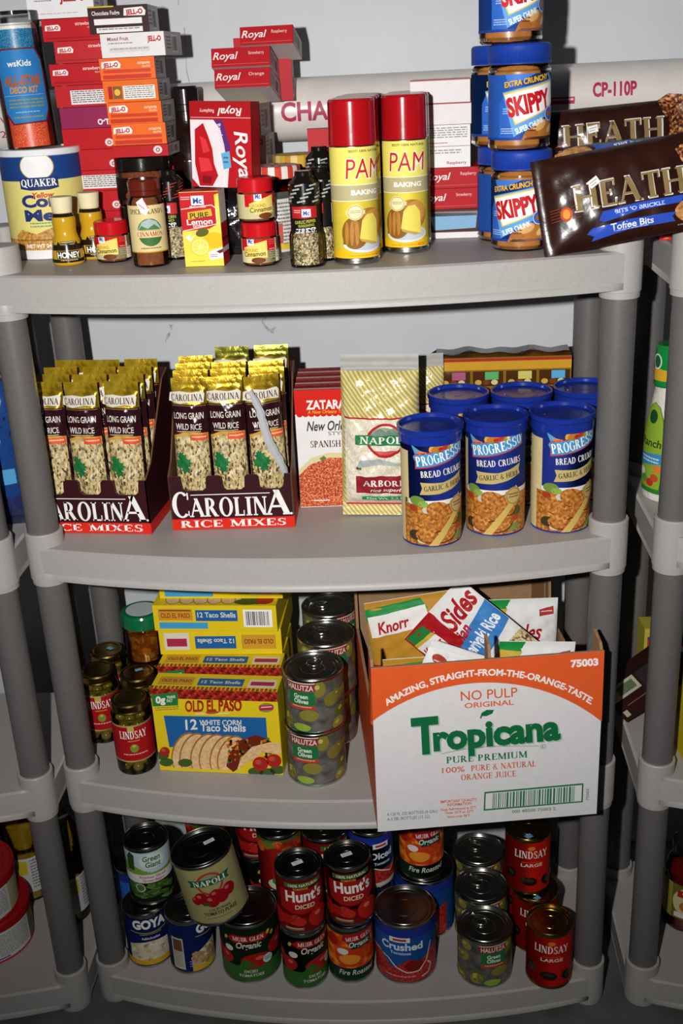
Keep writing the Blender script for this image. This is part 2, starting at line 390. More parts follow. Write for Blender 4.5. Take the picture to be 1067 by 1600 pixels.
# ------------------------------------------------------------------ things
def tag(o, label, cat, group=None, kind=None):
    if label: o['label'] = label
    if cat: o['category'] = cat
    if group: o['group'] = group
    if kind: o['kind'] = kind
    return o
def thing(name, label, cat, loc, rot=(0, 0, 0), group=None):
    o = bpy.data.objects.new(name, None); col.objects.link(o); o.empty_display_size = .03
    o.location = loc; o.rotation_euler = rot if not isinstance(rot, (int, float)) else (0, 0, rot)
    return tag(o, label, cat, group)
KIDS = {}
def copy_tree(o, parent=None):
    c = o.copy(); col.objects.link(c)
    if parent: c.parent = parent
    for ch in list(o.children): copy_tree(ch, c)
    return c
def again(o, loc, rot, label, group=None):
    c = copy_tree(o); c.location = loc; c.rotation_euler = rot if not isinstance(rot, (int, float)) else (0, 0, rot)
    c['label'] = label
    if group: c['group'] = group
    return c
def put(o, loc, rot, label, cat, group=None):
    o.location = loc; o.rotation_euler = rot if not isinstance(rot, (int, float)) else (0, 0, rot)
    return tag(o, label, cat, group)
def turn(x, y, extra=0):
    """heading of goods set out to face the aisle"""
    return atan2(.13-x, y+1.41)+R(extra)
D4, D3, D2, D1 = .0611, .4486, .8391, 1.2196      # decks, bottom shelf to top shelf
# ------------------------------------------------------------------ the room
def wall_material():
    m, nt, b = new_mat('painted_wall')
    oc = objcoord(nt)
    n1 = nd(nt, 'ShaderNodeTexNoise', Scale=9.0, Detail=5.0); nt.links.new(oc, n1.inputs['Vector'])
    base = ramp(nt, n1.outputs['Fac'], [(.3, '#c3c6c9'), (.7, '#cbcdd0')])
    n2 = nd(nt, 'ShaderNodeTexNoise', Scale=34.0, Detail=3.0, Distortion=.8); nt.links.new(oc, n2.inputs['Vector'])
    spots = ramp(nt, n2.outputs['Fac'], [(.715, '#000000'), (.76, '#ffffff')])
    mx = nt.nodes.new('ShaderNodeMix'); mx.data_type = 'RGBA'; mx.inputs[7].default_value = (*lin('#8d8b8c'), 1)
    nt.links.new(spots.outputs[0], mx.inputs[0]); nt.links.new(base.outputs[0], mx.inputs[6]); nt.links.new(mx.outputs[2], b.inputs['Base Color'])
    b.inputs['Roughness'].default_value = .5; b.inputs['Specular IOR Level'].default_value = .2
    bp = nd(nt, 'ShaderNodeBump', Strength=.12, Distance=.004); nt.links.new(n1.outputs['Fac'], bp.inputs['Height']); nt.links.new(bp.outputs[0], b.inputs['Normal'])
    MATS['painted_wall'] = m
wall_material()
WY = .385
g = Geo(); g.box(-2.6, 2.6, WY, WY+.12, 0, 2.6, 'painted_wall'); w = g.build('wall_back'); tag(w, None, None, kind='structure')
# vertical crack where two boards meet
g = Geo()
pts = [(-.2+.003*sin(i*2.1)+.0016*sin(i*5.3), WY-.0004, 1.3+i*.03) for i in range(30)]
for i, (a, b_) in enumerate(zip(pts, pts[1:])):
    w_ = .0004+.0005*(i*7 % 5)/5
    if i % 4 == 3: continue
    g.face([(a[0]-w_, a[1], a[2]), (a[0]+w_, a[1], a[2]), (b_[0]+w_, b_[1], b_[2]), (b_[0]-w_, b_[1], b_[2])], '#9c9c9f:matte')
t_ = g.build('trim_1'); tag(t_, None, None, kind='structure')
noisy('floor_concrete', 14, [(.3, '#50544f'), (.5, '#5a5f5a'), (.7, '#626661')], .6, bump=.08)
g = Geo(); g.box(-2.6, 2.6, -2.6, WY+.12, -.1, 0, 'floor_concrete'); tag(g.build('floor'), None, None, kind='structure')

# plastic pipe along the wall
g = Geo(); PY, PZ, PR = .3285, 1.388, .0445
rows = []
for x in (-1.9, 1.9):
    rows.append([(x, PY-PR*cos(a), PZ+PR*sin(a)) for a in [2*pi*j/48 for j in range(48)]])
g.grid(rows, 'pipe_plastic', True, True)
pm = lambda u, v, o: (u, PY-(PR+o)*cos(v/PR), PZ+(PR+o)*sin(v/PR))
A = Art(0, 0, 1, -1)
inkp = '#a8324f:satin'
A.text('CHARLOTTE', -.05, .014, .0265, inkp, 1, w=.185, al='L', bold=.028)
A.text('CP-110P', .397, .0, .019, '#b02a55:satin', 1, w=.062, al='L', bold=.04)
A.rect(.338, -.001, .372, .0085, '#b02a55:satin', 1); A.small(.34, .001, .37, .007, 1, '#d0c7be', 2)
A.text('PVC', .27, .005, .016, inkp, 1, al='L', bold=.012)
A.text('# PVC TYPE I', -.492, .0, .0105, inkp, 1, al='L', w=.105, bold=.006)
A.text('1120 RR P', -.487, .019, .0105, inkp, 1, al='L', w=.085, bold=.006)
A.polys = [([(u, -v) for (u, v) in reversed(p)], k, l) for p, k, l in A.polys]
A.polys = [([(u, v) for (u, v) in p], k, l) for p, k, l in A.polys]
g.art(A, pm, None, .006, eps=.0002)
tag(g.build('plastic_pipe'), 'long white plastic pipe with red printing running along the wall', 'pipe')

# ------------------------------------------------------------------ shelving units
HX, PX, PYB, SR = .4215, .395, .233, .0268
def edge_y(x): return -.0266-.0525*(1-(x/.395)**2)
def outline(ins=0.0, flare=0.0):
    p = []
    n = 40; xe = .395
    for i in range(n+1):
        x = -xe+2*xe*i/n; p.append((x, edge_y(x)+ins-flare*(1-(x/.395)**8)))
    for a in range(0, 91, 15):   # front right corner
        p.append((PX+(SR-ins)*sin(R(a)) if a else PX, -(SR-ins)*cos(R(a)) if a else edge_y(PX)+ins))
    p.append((HX-ins, PYB))
    for a in range(0, 91, 15): p.append((PX+(SR-ins)*cos(R(a)), PYB+(SR-ins)*sin(R(a))))
    for a in range(0, 91, 15): p.append((-PX-(SR-ins)*sin(R(a)), PYB+(SR-ins)*cos(R(a))))
    p.append((-HX+ins, PYB))
    for a in range(0, 91, 15): p.append((-PX-(SR-ins)*cos(R(a)), -(SR-ins)*sin(R(a))))
    return p
def shelf_mesh():
    g = Geo(); H = .047
    o1 = outline(); o2 = outline(.006); lip = outline(0, .0035)
    z = lambda p, h: [(x, y, h) for x, y in p]
    top_in = outline(.004)
    g.face(z(top_in, 0), 'shelf_plastic')
    g.grid([z(top_in, 0), z(o1, -.0025)], 'shelf_plastic', True, True)
    g.grid([z(o1, -.0025), z(o1, -H+.009)], 'shelf_plastic', False, True)
    g.grid([z(o1, -H+.009), z(lip, -H+.006), z(lip, -H)], 'shelf_plastic', True, True)
    g.grid([z(lip, -H), z(o2, -H)], 'shelf_plastic', False, True)
    g.grid([z(o2, -H), z(o2, -.005)], 'shelf_plastic', False, True)
    g.face(z(o2, -.005)[::-1], 'shelf_plastic')
    return g
def sleeve_mesh(cap):
    g = Geo()
    zb, zt = -.0595, (.034 if cap else .0195)
    pr = [(.0226, zb), (.0252, zb), (.0252, zb), (.0256, zb+.008), (SR, zb+.0085), (SR, zb+.0085), (SR, zt-.0015), (SR-.001, zt)]
    if cap: pr += [(SR-.004, zt+.0005), (.0001, zt+.001)]
    else: pr += [(.0226, zt), (.0226, zt), (.0226, zt-.02)]
    g.lathe(pr, 'shelf_plastic', 40)
    return g
def shelving(label, x):
    t = thing('shelving_unit', label, 'shelf', (x, 0, 0), 0, 'grey plastic shelving units along the wall')
    sh = sleeve = capm = None
    for zi, z in enumerate((D4, D3, D2, D1)):
        s = shelf_mesh().build('shelf', t) if sh is None else sh.copy()
        if sh is not None: col.objects.link(s)
        else: sh = s
        s.parent = t; s.location = (0, 0, z-.0006)
        for cx, cy in ((-PX, 0), (PX, 0), (-PX, PYB), (PX, PYB)):
            if zi == 3:
                if capm is None: capm = c = sleeve_mesh(True).build('corner_cap')
                else: c = capm.copy(); col.objects.link(c)
            elif sleeve is None: sleeve = c = sleeve_mesh(False).build('corner_sleeve')
            else: c = sleeve.copy(); col.objects.link(c)
            c.parent = s; c.location = (cx, cy, 0)
    post = None
    for za, zb in ((D4, D3), (D3, D2), (D2, D1)):
        for cx, cy in ((-PX, 0), (PX, 0), (-PX, PYB), (PX, PYB)):
            if post is None:
                g = Geo(); L = D3-.05-D4-.004; g.lathe([(.0001, 0), (.0222, 0), (.0222, 0), (.0222, L), (.0222, L), (.0001, L)], 'post_plastic', 36)
                post = p = g.build('post')
            else: p = post.copy(); col.objects.link(p)
            p.parent = t; p.location = (cx, cy, za+.0034)
    return t
unit = shelving('grey plastic shelving unit in the middle, fully seen with all four stocked shelves', 0)
again(unit, (-.8555, -.022, 0), 0, 'grey plastic shelving unit cut off by the left edge, right beside the middle one')
again(unit, (.878, -.002, 0), 0, 'grey plastic shelving unit cut off by the right edge, right beside the middle one')
# ------------------------------------------------------------------ packaging builders
def trim(A, u0, u1, v0, v1):
    """cut artwork to its panel"""
    B = Art()
    for p, k, l in A.polys:
        for ax, c, below in ((0, u1, True), (0, u0, False), (1, v1, True), (1, v0, False)):
            if len(p) >= 3 and (max(q[ax] for q in p) > c if below else min(q[ax] for q in p) < c): p = clip(p, ax, c, below)
        if len(p) >= 3: B.polys.append((p, k, l))
    return B
def carton(name, w, d, h, base, front=None, top=None, right=None, faces=None, fr=None, parent=None):
    """printed carton, one mesh; origin at base centre, front faces -y"""
    g = Geo(); g.box(-w/2, w/2, -d/2, d/2, 0, h, base, faces)
    if front: g.art(trim(front, -w/2, w/2, 0, h), frontmap(-d/2), smooth=False, eps=.00005)
    if top: g.art(trim(top, -w/2, w/2, -d/2, d/2), topmap(h), smooth=False, eps=.00005)
    if right: g.art(trim(right, -d/2, d/2, 0, h), rightmap(w/2), smooth=False, eps=.00005)
    return g.build(name, parent)
def can_body(t, r, h, mat_='steel', n=48):
    b = r*.982
    g = Geo()
    g.lathe([(.0001, .002), (r*.93, .002), (r*.95, 0), (r*.985, 0), (r, .0012), (r, .0038), (b, .0055), (b, h-.0055), (r, h-.0038), (r, h-.001), (r*.988, h), (r*.968, h), (r*.955, h-.0012), (r*.95, h-.0045)], mat_, n)
    g.build('body', t)
def can_lid(t, r, h, mat_='steel', pull=False, n=48):
    g = Geo(); q = h-.0045
    g.lathe([(r*.95, q), (r*.9, q), (r*.885, q+.0009), (r*.86, q+.0009), (r*.845, q), (r*.78, q-.0002), (r*.765, q+.0006), (r*.73, q+.0006), (r*.715, q), (r*.4, q), (r*.39, q+.0004), (r*.36, q+.0004), (r*.35, q), (.0001, q)], mat_, n)
    l = g.build('lid', t)
    if pull:
        g = Geo()
        pts = [(r*.23*cos(a), r*.3+r*.27*sin(a), q+.0022) for a in [2*pi*i/20 for i in range(21)]]
        g.tube(pts, .0013, mat_, 8); g.tube([(0, r*.57, q+.0018), (0, r*.75, q+.0012)], .0022, mat_, 8)
        g.build('pull_tab', l)
def can_label(t, r, v0, v1, A, base, step=R(7)):
    b = r*.982+.0002
    C = Art(); C.raw(-pi*b, pi*b, v0, v1, base, 0); C.polys += trim(A, -pi*b, pi*b, v0, v1).polys
    g = Geo(); g.art(C, cylmap(b), b*step); return g.build('label', t)
def sticker(t, x, y, z, w=.013, d=.009, rot=0, c='#e6e3e0'):
    g = Geo(); A = Art(); A.raw(-w/2, w/2, -d/2, d/2, c, 0)
    A.raw(-w*.38, w*.38, d*.08, d*.22, '#a9a5a6', 1); A.raw(-w*.38, w*.2, -d*.25, -d*.12, '#a9a5a6', 1)
    ca, sa = cos(R(rot)), sin(R(rot))
    g.art(A, lambda u, v, o: (x+u*ca-v*sa, y+u*sa+v*ca, z+o+.0004)); return g.build('price_sticker', t)
def prof_r(prof):
    def f(v):
        for (ra, za), (rb, zb) in zip(prof, prof[1:]):
            if za <= v <= zb and zb > za: return ra+(rb-ra)*(v-za)/(zb-za)
        return prof[0][0] if v < prof[0][1] else prof[-1][0]
    return f
def lathe_art(prof, A, su=.004, sv=.004, eps=.00016, base=.0002):
    f = prof_r(prof); g = Geo()
    g.art(A, lambda u, v, o: ((f(v)+o+base)*sin(u/f(v)), -(f(v)+o+base)*cos(u/f(v)), v), su, sv, eps); return g
def smooth_prof(pts, n=6):
    """catmull-rom through (r,z) points"""
    out = []
    P = [pts[0]]+list(pts)+[pts[-1]]
    for i in range(1, len(P)-2):
        for j in range(n):
            t = j/n; q = []
            for a in (0, 1):
                p0, p1, p2, p3 = P[i-1][a], P[i][a], P[i+1][a], P[i+2][a]
                q.append(.5*((2*p1)+(-p0+p2)*t+(2*p0-5*p1+4*p2-p3)*t*t+(-p0+3*p1-3*p2+p3)*t**3))
            out.append(tuple(q))
    out.append(pts[-1]); return [(a, min(pts[-1][1], max(pts[0][1], b))) for a, b in out]
def pillow(w, h, d, back, seal, A=None, seed=1, wr=.0012, seal_h=.008, n=(26, 20), front=None, taper=0, seal_side=False, curl=0.0, backkey=None, foot=None):
    """filled bag lying in the xz plane, origin at bottom centre, print on -y; crimped seals at top and bottom (or at the sides)"""
    rnd = random.Random(seed); ph = [rnd.uniform(0, 6.28) for _ in range(8)]
    def prof(u, v):
        a = max(-1, min(1, 2*u/w)); b = max(-1, min(1, 2*(v-h/2)/h))
        e1, e2 = (1-abs(a)**2.6), (1-abs(b)**3)
        if seal_side:
            sl = seal_h*2/w; e1 = max(0, 1-(abs(a)/(1-sl))**2.6) if abs(a) < 1-sl else 0
        else:
            sl = seal_h*2/h; e2 = max(0, 1-(abs(b)/(1-sl))**3) if abs(b) < 1-sl else 0
        t = (max(0, e1)**.5)*(max(0, e2)**.5)
        wv = wr*(sin(u*190+ph[0]+v*70)*.5+sin(v*260+ph[1]-u*130)*.4+sin(u*420+v*330+ph[2])*.3)
        edge = (1-abs(a)**8)*(1-abs(b)**8)
        cr = .0006*sin((u if seal_side else v)*2*pi/.0022) if t < .02 else 0
        return d/2*t, wv*edge*min(1, .25+t)+cr+curl*(v/h)**2
    def P(u, v, o, s=-1):
        t, wv = prof(u, v); k = 1-taper*(v/h)
        return (u*k, s*(t+o)+wv-(0 if s < 0 else -.0006), v)
    g = Geo()
    us = [-w/2+w*i/n[0] for i in range(n[0]+1)]; vs = [h*j/n[1] for j in range(n[1]+1)]
    def kf(u, v, s):
        inseal = (abs(u) > w/2-seal_h) if seal_side else (v < seal_h or v > h-seal_h)
        return (foot if foot and v < seal_h else seal) if inseal else (back if s < 0 else (backkey or back))
    for s in (-1, 1):
        b = len(g.v)
        for v in vs:
            for u in us: g.v.append(P(u, v, 0, s))
        m = len(us)
        for j in range(len(vs)-1):
            for i in range(m-1):
                q = (b+j*m+i, b+j*m+i+1, b+(j+1)*m+i+1, b+(j+1)*m+i)
                g.f.append(q if s < 0 else q[::-1]); g.m.append(g.mi(kf((us[i]+us[i+1])/2, (vs[j]+vs[j+1])/2, s))); g.sm.append(True)
    if A: g.art(A, lambda u, v, o: P(u, v, o+.0007), w/n[0], h/n[1], .0003)
    return g
# ================================================================== TOP SHELF
S1 = 3.557
# --- corn meal canister
x, y = -.3695, .143
t = thing('cornmeal_canister', 'large round blue and yellow corn meal canister at the left end of the top shelf', 'canister', (x, y, D1), turn(x, y))
r, h = .0548, .1425
g = Geo(); g.lathe([(.0001, 0), (r-.001, 0), (r, .001), (r, .012), (r-.0006, .0122), (r-.0006, h-.008)], '#e4e2e0', 56); g.build('body', t)
g = Geo(); g.lathe([(r-.0004, h-.009), (r+.0014, h-.008), (r+.0014, h-.001), (r, h), (r-.003, h), (r-.004, h-.0018), (.0001, h-.0018)], '#dfe0e2', 56); g.build('lid', t)
A = Art(300, 1435, .000233, .000233)
b = r-.0006
A.raw(-pi*b, pi*b, .0125, h-.009, '#ded07a', 0); A.raw(-pi*b, pi*b, .103, h-.009, '#1d3f7c', 1); A.raw(-pi*b, pi*b, .0125, .027, 'corn_meal', 1)
A.poly([(80, 1300), (130, 1262), (220, 1290), (330, 1250), (420, 1285), (470, 1262), (530, 1300), (530, 1330), (80, 1330)], 'corn_meal', 1)
A.ell(275, 915, 97, 76, '#b99a48', 2); A.ell(275, 915, 92, 72, '#e9e6e4', 3)
A.poly([(165, 975), (385, 975), (385, 1035), (330, 1045), (220, 1045), (165, 1035)], '#1d3066', 4)
A.text('QUAKER', 275, 1024, 40, '#f0efec', 5, w=205, serif=True)
A.text('Yellow', 290, 1086, 30, '#c23a24', 2, w=125, shear=.3, bold=.03)
A.text('Corn', 158, 1136, 66, '#24306e', 2, w=260, al='L', bold=.045)
A.text('Meal', 165, 1214, 62, '#24306e', 2, w=265, al='L', bold=.045)
A.small(190, 1225, 330, 1260, 2, '#6d9a74', 2)
A.text('NET WT 24 OZ', 150, 1368, 22, '#f0ead8', 3, w=200, al='L', bold=.03)
g = Geo(); g.art(A, cylmap(b+.0002), b*R(6)); g.build('label', t)
# --- sugar tube standing on it
x, y = -.376, .143; z0 = D1+.1425; r, h = .0335, .168
t = thing('sugar_tube', 'clear tube of blue and orange decorating sugar standing on the corn meal canister', 'tube', (x, y, z0), (R(-1.0), R(-1.5), turn(x, y, 4)))
g = Geo(); g.lathe([(.0001, .0006), (r, .0006), (r, .001), (r, h-.002), (r-.001, h-.0005), (.0001, h-.0005)], 'clear_plastic', 48); g.build('shell', t)
g = Geo(); g.lathe([(r+.0007, h-.017), (r+.0013, h-.0165), (r+.0013, h), (.0001, h+.0006)], 'clear_plastic', 48); g.build('lid', t)
speckle('blue_sugar', 1400, [(0, '#155a86'), (.6, '#1f77a4'), (1, '#5fb4d8')], .4); speckle('orange_sugar', 1400, [(0, '#c93a1c'), (.6, '#e4512a'), (1, '#f59a6c')], .4); speckle('white_sugar', 1400, [(0, '#d9d6d0'), (1, '#f6f4f0')], .4)
ri = r-.0045
g = Geo(); g.lathe([(.0001, .002), (ri, .002), (ri, .052)], 'orange_sugar', 40); g.lathe([(ri, .052), (ri, .098)], 'white_sugar', 40); g.lathe([(ri, .098), (ri, h-.021)], 'blue_sugar', 40)
g.lathe([(ri, h-.021), (ri, h-.014), (.0001, h-.013)], 'white_sugar', 40); tag(g.build('sugar', t), 'layers of coloured sugar', None, kind='stuff')
A = Art(308, 775, .000262, .000253, k=.087)
def octo(i, kx): A.poly([(p[0]-.0*p[1], p[1]) for p in [(168+i, 285+i), (350-i, 285+i), (388-i, 340+i), (410-i, 590-i), (385-i, 648-i), (205+i, 655-i), (165+i, 600-i), (137+i, 350+i)]], kx, 1+i//4)
octo(0, '#6d1f2a'); octo(8, '#2a78b8')
A.text('wsKids', 262, 372, 30, '#e6e6d8', 5, w=118); A.text('ALL-STAR', 274, 462, 46, '#a8552a', 5, w=190, bold=.05); A.text('DECO KIT', 276, 500, 30, '#c58a30', 5, w=140, bold=.04)
A.line([(170, 512), (378, 512)], 2, '#8fb4d6', 5)
A.small(195, 530, 375, 580, 3, '#8a8a48', 5); A.small(225, 592, 345, 600, 1, '#a8c4de', 5); A.small(215, 615, 365, 632, 1, '#8a8a48', 5)
g = Geo(); g.art(A, cylmap(r+.0003), r*R(7)); g.build('label', t)
# --- honey bottles
def honey():
    t = thing('honey_bottle', '', 'bottle', (0, 0, 0), 0, 'small honey bottles on the top shelf')
    pr = smooth_prof([(.0186, 0), (.0208, .003), (.0206, .012), (.0178, .028), (.0142, .0405), (.0148, .049), (.0152, .056), (.0138, .063), (.0118, .0665)])
    g = Geo(); g.lathe([(.0001, 0)]+pr, '#c99a1e:gloss', 40); g.build('body', t)
    cp = [(.0122, .0655), (.0122, .0655), (.0128, .067), (.0148, .0848), (.014, .086), (.0001, .086)]
    g = Geo(); g.lathe(cp, '#e2d6ae', 36); g.build('cap', t)
    A = Art()
    A.raw(-.0655, .0655, .0, .0665, '#c99a1e:gloss', 0)
    for v0, v1 in ((.004, .0085), (.0195, .0265), (.061, .0655)): A.raw(-.0655, .0655, v0, v1, '#201a12:gloss', 1)
    for i in range(-4, 5): A.poly([(i*.012-.003, -.0265), (i*.012+.003, -.0265), (i*.012, -.031)], '#201a12:gloss', 1)
    A.polys = [([(u, v) for u, v in p], k, l) for p, k, l in A.polys]
    A.rect(-.0165, -.019, .0165, -.009, '#3a3420:gloss', 2)
    A.text('HONEY', 0, -.0105, .0072, '#e8e4da', 4, w=.030, bold=.035)
    A.small(-.011, -.0078, .011, -.0055, 1, '#b9b096', 4)
    A.rect(-.009, -.031, .009, -.0275, '#4a463a:gloss', 3); A.small(-.008, -.0303, .008, -.028, 1, '#c8c4b4', 4)
    lathe_art(pr, A).build('label', t); return t
h0 = honey(); put(h0, (-.3185, .046, D1), turn(-.32, .046, 2), 'small yellow and black honey bottle in front, before the corn meal canister', 'bottle')
again(h0, (-.294, .088, D1), turn(-.29, .08, 14), 'small yellow and black honey bottle half hidden behind the front one')
# --- ground cinnamon jars with red lids
def cinnamon():
    t = thing('spice_jar', '', 'jar', (0, 0, 0), 0, 'ground cinnamon jars with red lids')
    r, h = .0226, .0526
    g = Geo(); g.lathe([(.0001, 0), (r-.002, 0), (r, .002), (r, .033), (r-.002, .036), (r-.003, .0375)], 'glass', 40); g.build('glass_body', t)
    g = Geo(); g.lathe([(.0001, .0015), (r-.003, .0015), (r-.0015, .003), (r-.0015, .033), (r-.004, .0355), (.0001, .0355)], 'cinnamon', 32); tag(g.build('ground_spice', t), None, None, kind='stuff')
    g = Geo(); q = r-.0006
    rows = [(q, .0355), (q, .0505), (q-.0012, .052), (q-.003, .0526), (.0001, .0526)]
    g.lathe(rows, '#c0141c:gloss', 40); g.build('lid', t)
    A = Art(557, 1485, .000236, .000239); A.raw(-.066, .066, .0045, .0335, '#e9dfae', 0); A.raw(-.03, .066, .019, .0335, '#c1121a', 1); A.raw(.02, .066, .0045, .0335, '#ecdfc0', 1)
    A.poly([(455, 1420), (455, 1390), (520, 1368), (590, 1352), (590, 1440), (480, 1440)], '#e8cf6a', 2)
    A.poly([(450, 1400), (480, 1372), (590, 1350), (590, 1330), (450, 1330)], '#c1121a', 2)
    A.rect(482, 1336, 522, 1376, '#e8e6e4', 3); A.text('Mc', 502, 1366, 24, '#2a3f94', 4, w=26, bold=.03)
    A.text('GROUND', 500, 1408, 16, '#b08a2e', 4, w=84, bold=.02); A.text('Cinnamon', 458, 1434, 24, '#4e3a24', 4, w=122, al='L', rot=3)
    A.ell(540, 1452, 38, 15, '#6e3a1a', 3); A.small(600, 1350, 660, 1380, 3, '#b8584a', 3); A.small(600, 1395, 665, 1450, 5, '#a89c80', 3)
    can_label(t, (r+.0002)/.982, .0045, .0335, A, '#e9dfae'); return t
c0 = cinnamon(); put(c0, (-.2605, .058, D1), turn(-.26, .06, -4), 'red lidded ground cinnamon jar beside the honey bottles', 'jar')
again(c0, (-.0545, -.016, D1), turn(-.054, -.02, 2), 'red lidded ground cinnamon jar at the bottom of the stack of two')
again(c0, (-.056, -.013, D1+.0528), turn(-.056, -.013, 38), 'red lidded ground cinnamon jar on top of the stack of two')
# --- jars of dry rub
def rub():
    t = thing('rub_jar', '', 'jar', (0, 0, 0), 0, 'dry rub jars behind the cinnamon')
    r, h = .0372, .0625
    g = Geo(); g.lathe([(.0001, 0), (r-.002, 0), (r, .002), (r, .044), (r-.003, .047)], 'glass', 40); g.build('glass_body', t)
    noisy('rub_spice', 200, [(.3, '#5a2410'), (.7, '#8a4420')], .8) if 'rub_spice' not in MATS else None
    g = Geo(); g.lathe([(.0001, .002), (r-.002, .002), (r-.002, .044), (.0001, .0445)], 'rub_spice', 32); tag(g.build('ground_spice', t), None, None, kind='stuff')
    g = Geo(); g.lathe([(r-.002, .0455), (r+.0003, .0455), (r+.0003, .061), (r-.001, .0625), (.0001, .0625)], '#17130f:gloss', 44); g.build('lid', t)
    A = Art(750, 1170, .00026, .00026); A.raw(-.11, .11, .008, .037, '#1b1512', 0)
    A.poly([(640, 1110), (700, 1050), (760, 1015), (860, 1015), (860, 1120), (640, 1130)], '#7c3a1c', 1); A.rect(668, 1020, 745, 1050, '#b59668', 2)
    A.text('PORK', 742, 1080, 24, '#d8c8a8', 3, w=70, bold=.03); A.text('RUB', 745, 1118, 36, '#c25a2a', 3, w=95, bold=.04); A.rect(718, 1000, 748, 1022, '#c8c8d8', 3)
    can_label(t, (r+.0002)/.982, .008, .037, A, '#1b1512'); return t
q0 = rub(); put(q0, (-.229, .143, D1), turn(-.23, .14), 'black lidded dry rub jar underneath another one, behind the cinnamon jars', 'jar')
again(q0, (-.229, .143, D1+.0627), turn(-.23, .14, 0), 'black lidded dry rub jar standing on another one, below the orange gelatin boxes')
# --- cinnamon bottle, cream label
x, y = -.199, .008
t = thing('cinnamon_bottle', 'tall cinnamon bottle with brown cap and cream label, small white price sticker at its neck', 'bottle', (x, y, D1), turn(x, y, -2))
pr = smooth_prof([(.0205, 0), (.0228, .002), (.023, .01), (.023, .072), (.0225, .08), (.0192, .087), (.0185, .0885)], 4)
g = Geo(); g.lathe([(.0001, 0)]+pr, 'glass', 44); g.build('glass_body', t)
g = Geo(); g.lathe([(.0001, .002), (.0212, .003), (.0212, .0725), (.017, .085), (.0001, .085)], 'cinnamon', 36); tag(g.build('ground_spice', t), None, None, kind='stuff')
g = Geo(); g.lathe([(.0195, .087), (.0203, .088), (.0203, .093), (.0197, .0932), (.0203, .0938), (.0203, .104), (.0185, .107), (.0001, .107)], '#5c1f12:gloss', 44); g.build('cap', t)
A = Art(850, 1490, .000216, .000218); A.raw(-.036, .036, .0195, .0765, '#d8c48c', 0)
A.rect(690, 1398, 1010, 1404, '#b98a3c', 1); A.text('SPICE ISLANDS', 850, 1186, 27, '#4a3a20', 2, w=215, serif=True)
A.ell(863, 1290, 75, 78, '#3f6b34', 2); A.poly([(792, 1275), (820, 1230), (863, 1213), (905, 1230), (935, 1275)], '#9fb4b0', 3); A.poly([(790, 1285), (815, 1250), (850, 1268), (890, 1245), (936, 1285)], '#4c7a3c', 4)
A.rect(780, 1275, 945, 1318, '#dcc894', 5); A.text('CINNAMON', 862, 1311, 25, '#a83c22', 6, w=152, serif=True); A.small(806, 1277, 920, 1285, 1, '#a08658', 6); A.small(800, 1375, 920, 1390, 1, '#8a7444', 2)
A.poly([(800, 1120), (838, 1096), (872, 1160), (850, 1192), (820, 1172)], '#ece8e6', 6); A.line([(812, 1128), (846, 1158)], 5, '#c8686a', 7); A.line([(842, 1105), (868, 1158)], 5, '#d06a6a', 7)
lathe_art(pr, A, .003, .01).build('label', t)
# --- pepper grinders
def grinder(stripe='#d9d9d9', red=False, txt=('GARLIC PEPPER', 'SEASONING')):
    t = thing('spice_grinder', '', 'grinder', (0, 0, 0), 0, 'spice grinders with black caps')
    pr = smooth_prof([(.0195, 0), (.0212, .002), (.0212, .03), (.0206, .038), (.0182, .043), (.018, .046), (.018, .074)], 4)
    g = Geo(); g.lathe([(.0001, 0)]+pr, 'glass', 40); g.build('glass_body', t)
    g = Geo(); g.lathe([(.0001, .002), (.0195, .003), (.0195, .03), (.0165, .042), (.0165, .07), (.0001, .07)], 'seasoning', 36); tag(g.build('seasoning', t), None, None, kind='stuff')
    cp = [(.0185, .0735), (.0192, .075), (.0188, .084), (.0182, .0985), (.0165, .1), (.0165, .1), (.0105, .1065), (.0105, .1105), (.0095, .112), (.0001, .112)]
    g = Geo(); g.lathe(cp, '#14130f:gloss', 40)
    A = Art()
    for i in range(5):
        for j in range(-3, 4):
            if red: A.poly([(j*.018-.007+i*.004, -.0775-.0042*i), (j*.018+.004+i*.004, -.0798-.0042*i), (j*.018+.004+i*.004, -.0806-.0042*i), (j*.018-.007+i*.004, -.0783-.0042*i)], stripe, 1)
            else: A.text('GRINDER', j*.0185+i*.004-.003, -.0772-.0046*i, .0019, stripe, 1, w=.0105, rot=9)
    f = prof_r([c for c in cp[:5]]); g.art(A, lambda u, v, o: ((f(v)+o+.0002)*sin(u/.019), -(f(v)+o+.0002)*cos(u/.019), v), .003, .004)
    g.build('cap', t)
    A = Art(815, 1490, .000216, .000196); A.raw(-.057, .057, .0415, .0735, '#131210', 0)
    A.rect(735, 1122, 890, 1192, '#b31f24', 1); A.rect(800, 1138, 850, 1184, '#e8e6e6', 2); A.text('Mc', 825, 1174, 28, '#3a4a9a', 3, w=34, bold=.03); A.small(752, 1142, 792, 1165, 2, '#e6b4b0', 2)
    A.text(txt[0], 818, 1222, 20, '#b0b03c', 2, w=124, bold=.02, rot=4); A.text(txt[1], 822, 1242, 15, '#b0b03c', 2, w=92, rot=4); A.text('GRINDER', 820, 1277, 27, '#e6e4e2', 2, w=126, bold=.03, rot=4)
    A.raw(.028, .05, .045, .07, '#d8d8d6', 1); A.barcode(960, 1150, 1030, 1250, seed=5, bg=None)
    lathe_art(pr, A, .003, .006).build('label', t); return t
gr = grinder(); put(gr, (.0065, -.040, D1), turn(.006, -.04, -3), 'black capped garlic pepper grinder at the front, full glass of speckled seasoning', 'grinder')
gb = again(gr, (.0222, .0035, D1), turn(.03, .01, -42), 'black capped spice grinder close behind the front garlic pepper one')
